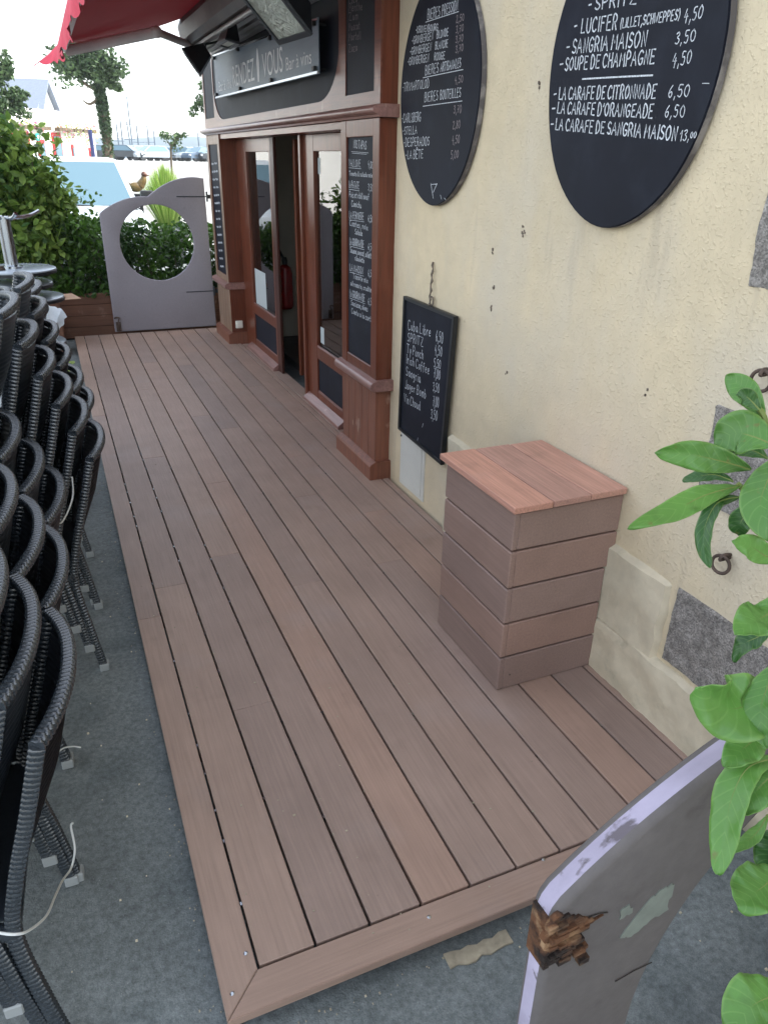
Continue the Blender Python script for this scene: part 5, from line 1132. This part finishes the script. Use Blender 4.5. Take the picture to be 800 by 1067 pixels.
for e, sgn in ((c0, -1), (c1, 1)):
    e2 = e+nrm*sgn*.35; V = [Vector((e2.x, e2.y, zE-.25))+off, Vector((m0.x, m0.y, zR+.06))+off, Vector((m0.x, m0.y, zR+.06))+ax*14.3, Vector((e2.x, e2.y, zE-.25))+ax*14.3]
    F = [bm.verts.new(q) for q in V]; F2 = [bm.verts.new(q-Vector((0, 0, .15))) for q in V]; bm.faces.new(F); bm.faces.new(F2[::-1])
    for i in range(4): bm.faces.new((F[i], F2[i], F2[(i+1) % 4], F[(i+1) % 4]))
obj('roof', bm, 'slate', hs_, sm=False)
bm = NB()
for e, k in ((c0, 1), (c1, -1)):
    f0 = e+nrm*k*.05; z = zE; prism_pts = [Vector((f0.x, f0.y, z-1.2)), Vector((f0.x, f0.y, z+.1)), Vector(((e.lerp(m0, .28)).x, (e.lerp(m0, .28)).y, z+.28*(zR-zE)-.12)), Vector(((e.lerp(m0, .22)).x, (e.lerp(m0, .22)).y, z-1.2))]
    F = [bm.verts.new(q-ax*.06) for q in prism_pts]; F2 = [bm.verts.new(q+ax*.02) for q in prism_pts]; bm.faces.new(F); bm.faces.new(F2[::-1])
    for i in range(4): bm.faces.new((F[i], F2[i], F2[(i+1) % 4], F[(i+1) % 4]))
obj('gable_trim', bm, 'pink', hs_, sm=False)
# low white building with flower troughs
P0 = Vector((Pt(-45, 140, 27).x, 27, 0)); P1 = Vector((Pt(98, 140, 33).x, 33, 0)); dv = (P1-P0); Ln = dv.length; dv.normalize(); bk = Vector((-dv.y, dv.x, 0))
wb_ = empty('cafe_building', (P0.x, P0.y, GZ), 'low white building with flower troughs and red framed doors behind the white car', 'building')
HB2 = 3.05
bm = NB(); quadbox(bm, [P0-dv*8, P1, P1+bk*6, P0+bk*6-dv*8], GZ, HB2); obj('wall', bm, 'white', wb_, sm=False)
bm = NB(); ov = -bk*.08; quadbox(bm, [P0+ov-dv*8, P1+ov, P1+bk*6, P0+bk*6-dv*8], HB2+.002, HB2+.10); obj('roof', bm, 'white', wb_, sm=False)
def su(u):   # distance along the facade for an image column
    d_ = FW+RT*((u-400)/FPX)-UPV*((140-533.5)/FPX); n_ = Vector((dv.y, -dv.x, 0)); k_ = (P0-CP).dot(n_)/d_.dot(n_); return ((CP+d_*k_)-P0).dot(dv)
def fpt(s, out, z): q = P0+dv*s-bk*out; return Vector((q.x, q.y, z))
def frame_at(s0, s1, z0, z1, mat, nm, inner=None):
    bm = NB(); q = [fpt(s0, .05, 0), fpt(s1, .05, 0), fpt(s1, -.02, 0), fpt(s0, -.02, 0)]; prism(bm, [(a.x, a.y) for a in q], 'z', z0, z1); o = obj(nm, bm, mat, wb_, sm=False)
    if inner:
        e_ = (s1-s0)*.14; bm = NB(); q = [fpt(s0+e_, .07, 0), fpt(s1-e_, .07, 0), fpt(s1-e_, .03, 0), fpt(s0+e_, .03, 0)]; prism(bm, [(a.x, a.y) for a in q], 'z', z0+.1, z1-.12); obj('pane', bm, inner, o, sm=False)
for (u0, u1, z0, z1) in ((2, 29, GZ, 2.42), (37, 44, GZ, 2.2), (53, 62, GZ, 2.45), (72, 74, .6, 2.1), (90, 93, .3, 2.0)): frame_at(su(u0), su(u1), z0, z1, 'red', 'door_frame', 'carg')
sgn = empty('round_sign', fpt(su(32), .2, 1.9), 'small teal round sign beside the flower troughs', 'sign')
q = fpt(su(31.5), .25, 2.27); bm = NB(); tube(bm, [q, q-bk*.04], .12, 20); obj('disc', bm, 'teal', sgn); bm = NB(); tube(bm, [q-bk*.045, q-bk*.05], .06, 16); obj('centre', bm, 'white', sgn)
labs = ['pink and yellow flowers in the leftmost wall trough', 'yellow and green hanging flower trough beside the teal round sign', 'mixed yellow and pink flower trough above the narrow red door', 'yellow flower trough fourth from the left', 'pink flower trough fifth from the left', 'smallest flower trough at the far right end']
rs = random.Random(21)
for k, (u0, u1) in enumerate(((-6, 29), (33, 47), (55, 70), (71, 79), (81, 87), (88.5, 94))):
    s0, s1 = su(u0), su(u1)
    tq = empty('flower_trough', fpt((s0+s1)/2, .3, 2.3), labs[k], 'flowers', 'flower troughs on the white building')
    bm = NB(); q = [fpt(s0, .30, 0), fpt(s1, .30, 0), fpt(s1, .1, 0), fpt(s0, .1, 0)]; prism(bm, [(a.x, a.y) for a in q], 'z', 2.50, 2.62); obj('trough', bm, 'bark', tq, sm=False)
    N_ = int(260*(s1-s0)); L = [(fpt(rs.uniform(s0, s1), .22+rs.gauss(0, .10), 2.64+rs.gauss(0, .10)-(rs.random()*.5 if rs.random() < .45 else 0)), rs.random()) for _ in range(N_)]
    foliage('flowers', [(p, c*.8 if k % 2 else c*c) for p, c in L[::3]], .075, 'petal', tq); foliage('foliage', L[1::3], .085, 'lf_grass', tq)
bm = NB(); q = Pt(97, 160, 30); tube(bm, [(q.x, q.y, GZ), (q.x, q.y, 2.55)], .07, 10); tag(obj('pole', bm, 'navy'), 'dark blue pole at the right end of the flower troughs', 'pole')

# ------------------------------------------------------------------ trees
def tree(name, loc, lab, trunk, tr, limbs, blobs, lsize, mat, ivy=None, group=None, seed=1):
    global rs; rs = random.Random(seed)
    t = empty(name, loc, lab, 'tree', group); bm = NB(); S = spline(trunk, 16); tube(bm, S, [tr*(1-.45*i/16) for i in range(17)], 10)
    for L in limbs: tube(bm, spline(L, 10), [tr*.42*(1-.075*i) for i in range(11)], 6)
    obj('trunk', bm, 'bark', t); pts = []
    for c, r, n in blobs: pts += blob_pts(c, r, n, rs, lumps=7)
    foliage('crown', pts, lsize, mat, t)
    if ivy:
        L = []
        for _ in range(ivy):
            k = rs.random()*len(S); p = S[min(16, int(k))].lerp(S[min(16, int(k)+1)], k % 1); a = rs.uniform(0, 6.28); L.append((p+Vector((math.cos(a), math.sin(a), 0))*tr*rs.uniform(.6, 1.25), rs.random()*.6))
        foliage('ivy', L, lsize*.8, mat, t)
Y = 34
def tp(u, v, dy=0): q = Pt(u, v, Y+dy); return Vector((q.x, q.y, q.z))
tree('street_tree', (tp(112, 163).x, Y, GZ), 'leaning tree with an ivy covered trunk behind the white car', [Vector((tp(113, 168).x, Y, GZ)), tp(112, 150), tp(109, 125), tp(106, 105), tp(103, 88)], .18,
     [[tp(104, 95), tp(90, 88), tp(78, 78), tp(70, 70)], [tp(103, 92), tp(95, 75), tp(92, 60)], [tp(104, 92), tp(114, 82), tp(120, 72)], [tp(105, 100), tp(94, 108), tp(86, 104)]],
     [(tp(82, 72), (1.15, .9, .8), 950), (tp(98, 62), (1.0, .9, .95), 1200), (tp(108, 78), (1.0, .8, .7), 950), (tp(117, 84), (.5, .5, .5), 500), (tp(70, 66), (.5, .5, .4), 350), (tp(100, 50), (.5, .5, .45), 350)], .17, 'lf_tree', 2600, seed=4)
Y = 26
tree('street_tree', (tp(-25, 163).x, Y, GZ), 'dark leafy tree at the left edge overlapping the slate roof', [Vector((tp(-25, 168).x, Y, GZ)), tp(-22, 140), tp(-16, 110), tp(-8, 90)], .2,
     [[tp(-16, 110), tp(0, 112), tp(20, 104)], [tp(-12, 98), tp(-2, 85), tp(4, 68)]], [(tp(2, 72), (.42, .5, .6), 750), (tp(8, 105), (.62, .5, .5), 900), (tp(24, 100), (.32, .3, .12), 220), (tp(-16, 90), (.7, .6, .9), 1200), (tp(0, 118), (.3, .3, .3), 240)], .13, 'lf_tree', seed=6)
Y = 22
tree('sapling', (tp(178, 163).x, Y, GZ), 'thin young tree rising behind the round grass clump', [Vector((tp(177, 168).x, Y, GZ)), tp(178, 160), tp(181, 150), tp(183, 143)], .035,
     [[tp(180, 155), tp(174, 146), tp(171, 138)], [tp(182, 148), tp(188, 142), tp(193, 138)], [tp(182, 146), tp(181, 136)]], [(tp(181, 145), (.42, .3, .30), 170), (tp(189, 142), (.18, .2, .12), 60), (tp(173, 140), (.14, .2, .15), 40)], .09, 'lf_tree', seed=9)
Y = 30
tree('street_tree', (tp(212, 150).x+2, Y, GZ), 'leafy twigs of a tree mostly hidden behind the corner of the shopfront', [Vector((tp(240, 168).x, Y, GZ)), tp(238, 130), tp(235, 90)], .2, [[tp(236, 120), tp(222, 112), tp(212, 110)]], [(tp(207, 113), (.35, .3, .3), 130), (tp(222, 100), (.6, .6, .7), 900), (tp(209, 104), (.2, .3, .3), 60)], .14, 'lf_tree', seed=12)
# grass clump
rs = random.Random(8); c = Pt(172, 200, 14); bm = NB(); lay = bm.loops.layers.float_color.new('leaf')
t = empty('grass_clump', (c.x, c.y, GZ), 'rounded clump of bright green ornamental grass above the far gate', 'plant')
for _ in range(1500):
    a = rs.uniform(0, 6.28); r = rs.random(); d_ = Vector((math.cos(a), math.sin(a), 0)); h_ = .95+.74*(1-r*r*.75)*rs.uniform(.7, 1.0); b0 = Vector((c.x, c.y, .5))+d_*r*.1; b1 = b0+d_*r*.34+Vector((0, 0, (h_-.5)*.78)); b2 = b0+d_*r*.50+Vector((0, 0, h_-.5)); s_ = Vector((-d_.y, d_.x, 0))*.006
    V = [bm.verts.new(q) for q in (b0-s_, b0+s_, b1+s_, b1-s_)]; f = bm.faces.new(V); v5 = bm.verts.new(b2); f2 = bm.faces.new((V[3], V[2], v5)); cv = rs.random()
    for ff in (f, f2):
        for l in ff.loops: l[lay] = (cv,)*3+(1,)
obj('blades', bm, 'lf_grass', t, sm=False)
bm = NB(); lathe(bm, [(.25, 0), (.34, .58), (.36, .6)], (c.x, c.y, GZ), 20); obj('pot', bm, 'blackpl', t)
# bird ornament on a post
c = Pt(135, 196, 12.8); t = empty('bird_ornament', (c.x+.12, c.y, GZ), 'ochre bird shaped ornament on a black post beside the white car', 'ornament')
c = Vector((c.x+.10, 12.8, c.z+.02)); bm = NB(); r = bmesh.ops.create_uvsphere(bm, u_segments=16, v_segments=10, radius=1, matrix=Matrix.Translation(c) @ Matrix.Diagonal((.12, .08, .075, 1)))
tube(bm, spline([c+Vector((.07, 0, .02)), c+Vector((.13, 0, .10)), c+Vector((.15, 0, .17))], 8), [.075-.005*i for i in range(9)], 10); tube(bm, spline([c+Vector((-.09, 0, .0)), c+Vector((-.15, 0, .09)), c+Vector((-.17, 0, .15))], 8), [.06-.005*i for i in range(9)], 8, sx=.5); obj('body', bm, 'hen', t)
bm = NB(); bmesh.ops.create_uvsphere(bm, u_segments=12, v_segments=8, radius=.048, matrix=Matrix.Translation(c+Vector((.155, 0, .19)))); tube(bm, [c+Vector((.19, 0, .185)), c+Vector((.24, 0, .175))], [.018, .004], 6); obj('head', bm, 'henh', t)
bm = NB(); box(bm, c.x-.08, c.x+.08, c.y-.08, c.y+.08, GZ, c.z-.10, .01); obj('post', bm, 'blackpl', t)

# ------------------------------------------------------------------ marina and hills
rs = random.Random(31); 
BL = ['leftmost sailing boat of the marina, next to the ivy trunk', 'second sailing boat from the left in the marina', 'sailing boat with the tallest mast in the marina', 'sailing boat just right of the tallest mast', 'sailing boat in the middle of the marina', 'sailing boat with a dark mast near the thin tree', 'sailing boat left of the thin tree', 'rightmost sailing boat of the marina by the shopfront']
for k, (u, v) in enumerate(((121, 128), (125, 124), (132, 100), (134, 126), (142, 130), (153, 130), (160, 136), (206, 138))):
    Yb = 120+rs.uniform(-2, 12); q = Pt(u, v, Yb); t = empty('sailing_boat', (q.x, Yb, GZ-.5), BL[k], 'boat', 'sailing boats in the marina')
    bm = NB(); lean = .3 if k == 3 else 0; tube(bm, [(q.x, Yb, .3), (q.x-lean, Yb, q.z)], [.12, .08], 6); tube(bm, [(q.x-lean*.5-.8, Yb, q.z*.62), (q.x-lean*.5+.8, Yb, q.z*.62)], .04, 5); obj('mast', bm, 'mast', t)
    bm = NB(); sec = []
    for i in range(9):
        f = i/8; w_ = 1.3*math.sin(math.pi*min(1, f*.8+.12))**.6*(1 if f < .9 else .4); yy = Yb-4+8*f; sec.append([bm.verts.new((q.x+a*w_, yy, z)) for a, z in ((-1, .75+.25*f), (-.8, -.3), (0, -.55), (.8, -.3), (1, .75+.25*f))])
    for i in range(8):
        for j in range(4): bm.faces.new((sec[i][j], sec[i][j+1], sec[i+1][j+1], sec[i+1][j]))
        bm.faces.new((sec[i][0], sec[i+1][0], sec[i+1][4], sec[i][4]))
    bm.faces.new(sec[0]); bm.faces.new(sec[-1][::-1]); bmesh.ops.recalc_face_normals(bm, faces=bm.faces[:]); obj('hull', bm, 'hull', t)
    bm = NB(); box(bm, q.x-.7, q.x+.7, Yb-1, Yb+2, .8, 1.35, .15, seg=2); obj('cabin', bm, 'hull', t)
bm = NB(); nx_ = 90; g = []
for i in range(nx_+1):
    x = -500+1300*i/nx_; hgt = 12+16*max(0, noise.noise(Vector((x*.004, 3, 0)))+.3)+5*noise.noise(Vector((x*.02, 1, 0))); row = []
    for j, (dy, k) in enumerate(((0, 0), (40, .5), (110, .9), (200, 1), (320, .8), (420, 0))): row.append(bm.verts.new((x, 620+dy, -1+hgt*k)))
    g.append(row)
for i in range(nx_):
    for j in range(5): bm.faces.new((g[i][j], g[i+1][j], g[i+1][j+1], g[i][j+1]))
tag(obj('hills', bm, 'hill'), kind='structure')

# ------------------------------------------------------------------ haze
HM = bpy.data.materials.new('haze_air'); HM.use_nodes = True; n = HM.node_tree; n.nodes.clear(); o = n.nodes.new('ShaderNodeOutputMaterial'); v = n.nodes.new('ShaderNodeVolumePrincipled')
v.inputs['Color'].default_value = (.86, .93, .96, 1); v.inputs['Density'].default_value = .0006; v.inputs['Anisotropy'].default_value = .2; n.links.new(v.outputs[0], o.inputs['Volume']); D['haze'] = HM
bm = NB(); box(bm, -700, 1000, -60, 1100, -3, 60); tag(obj('haze', bm, 'haze', sm=False), kind='stuff')
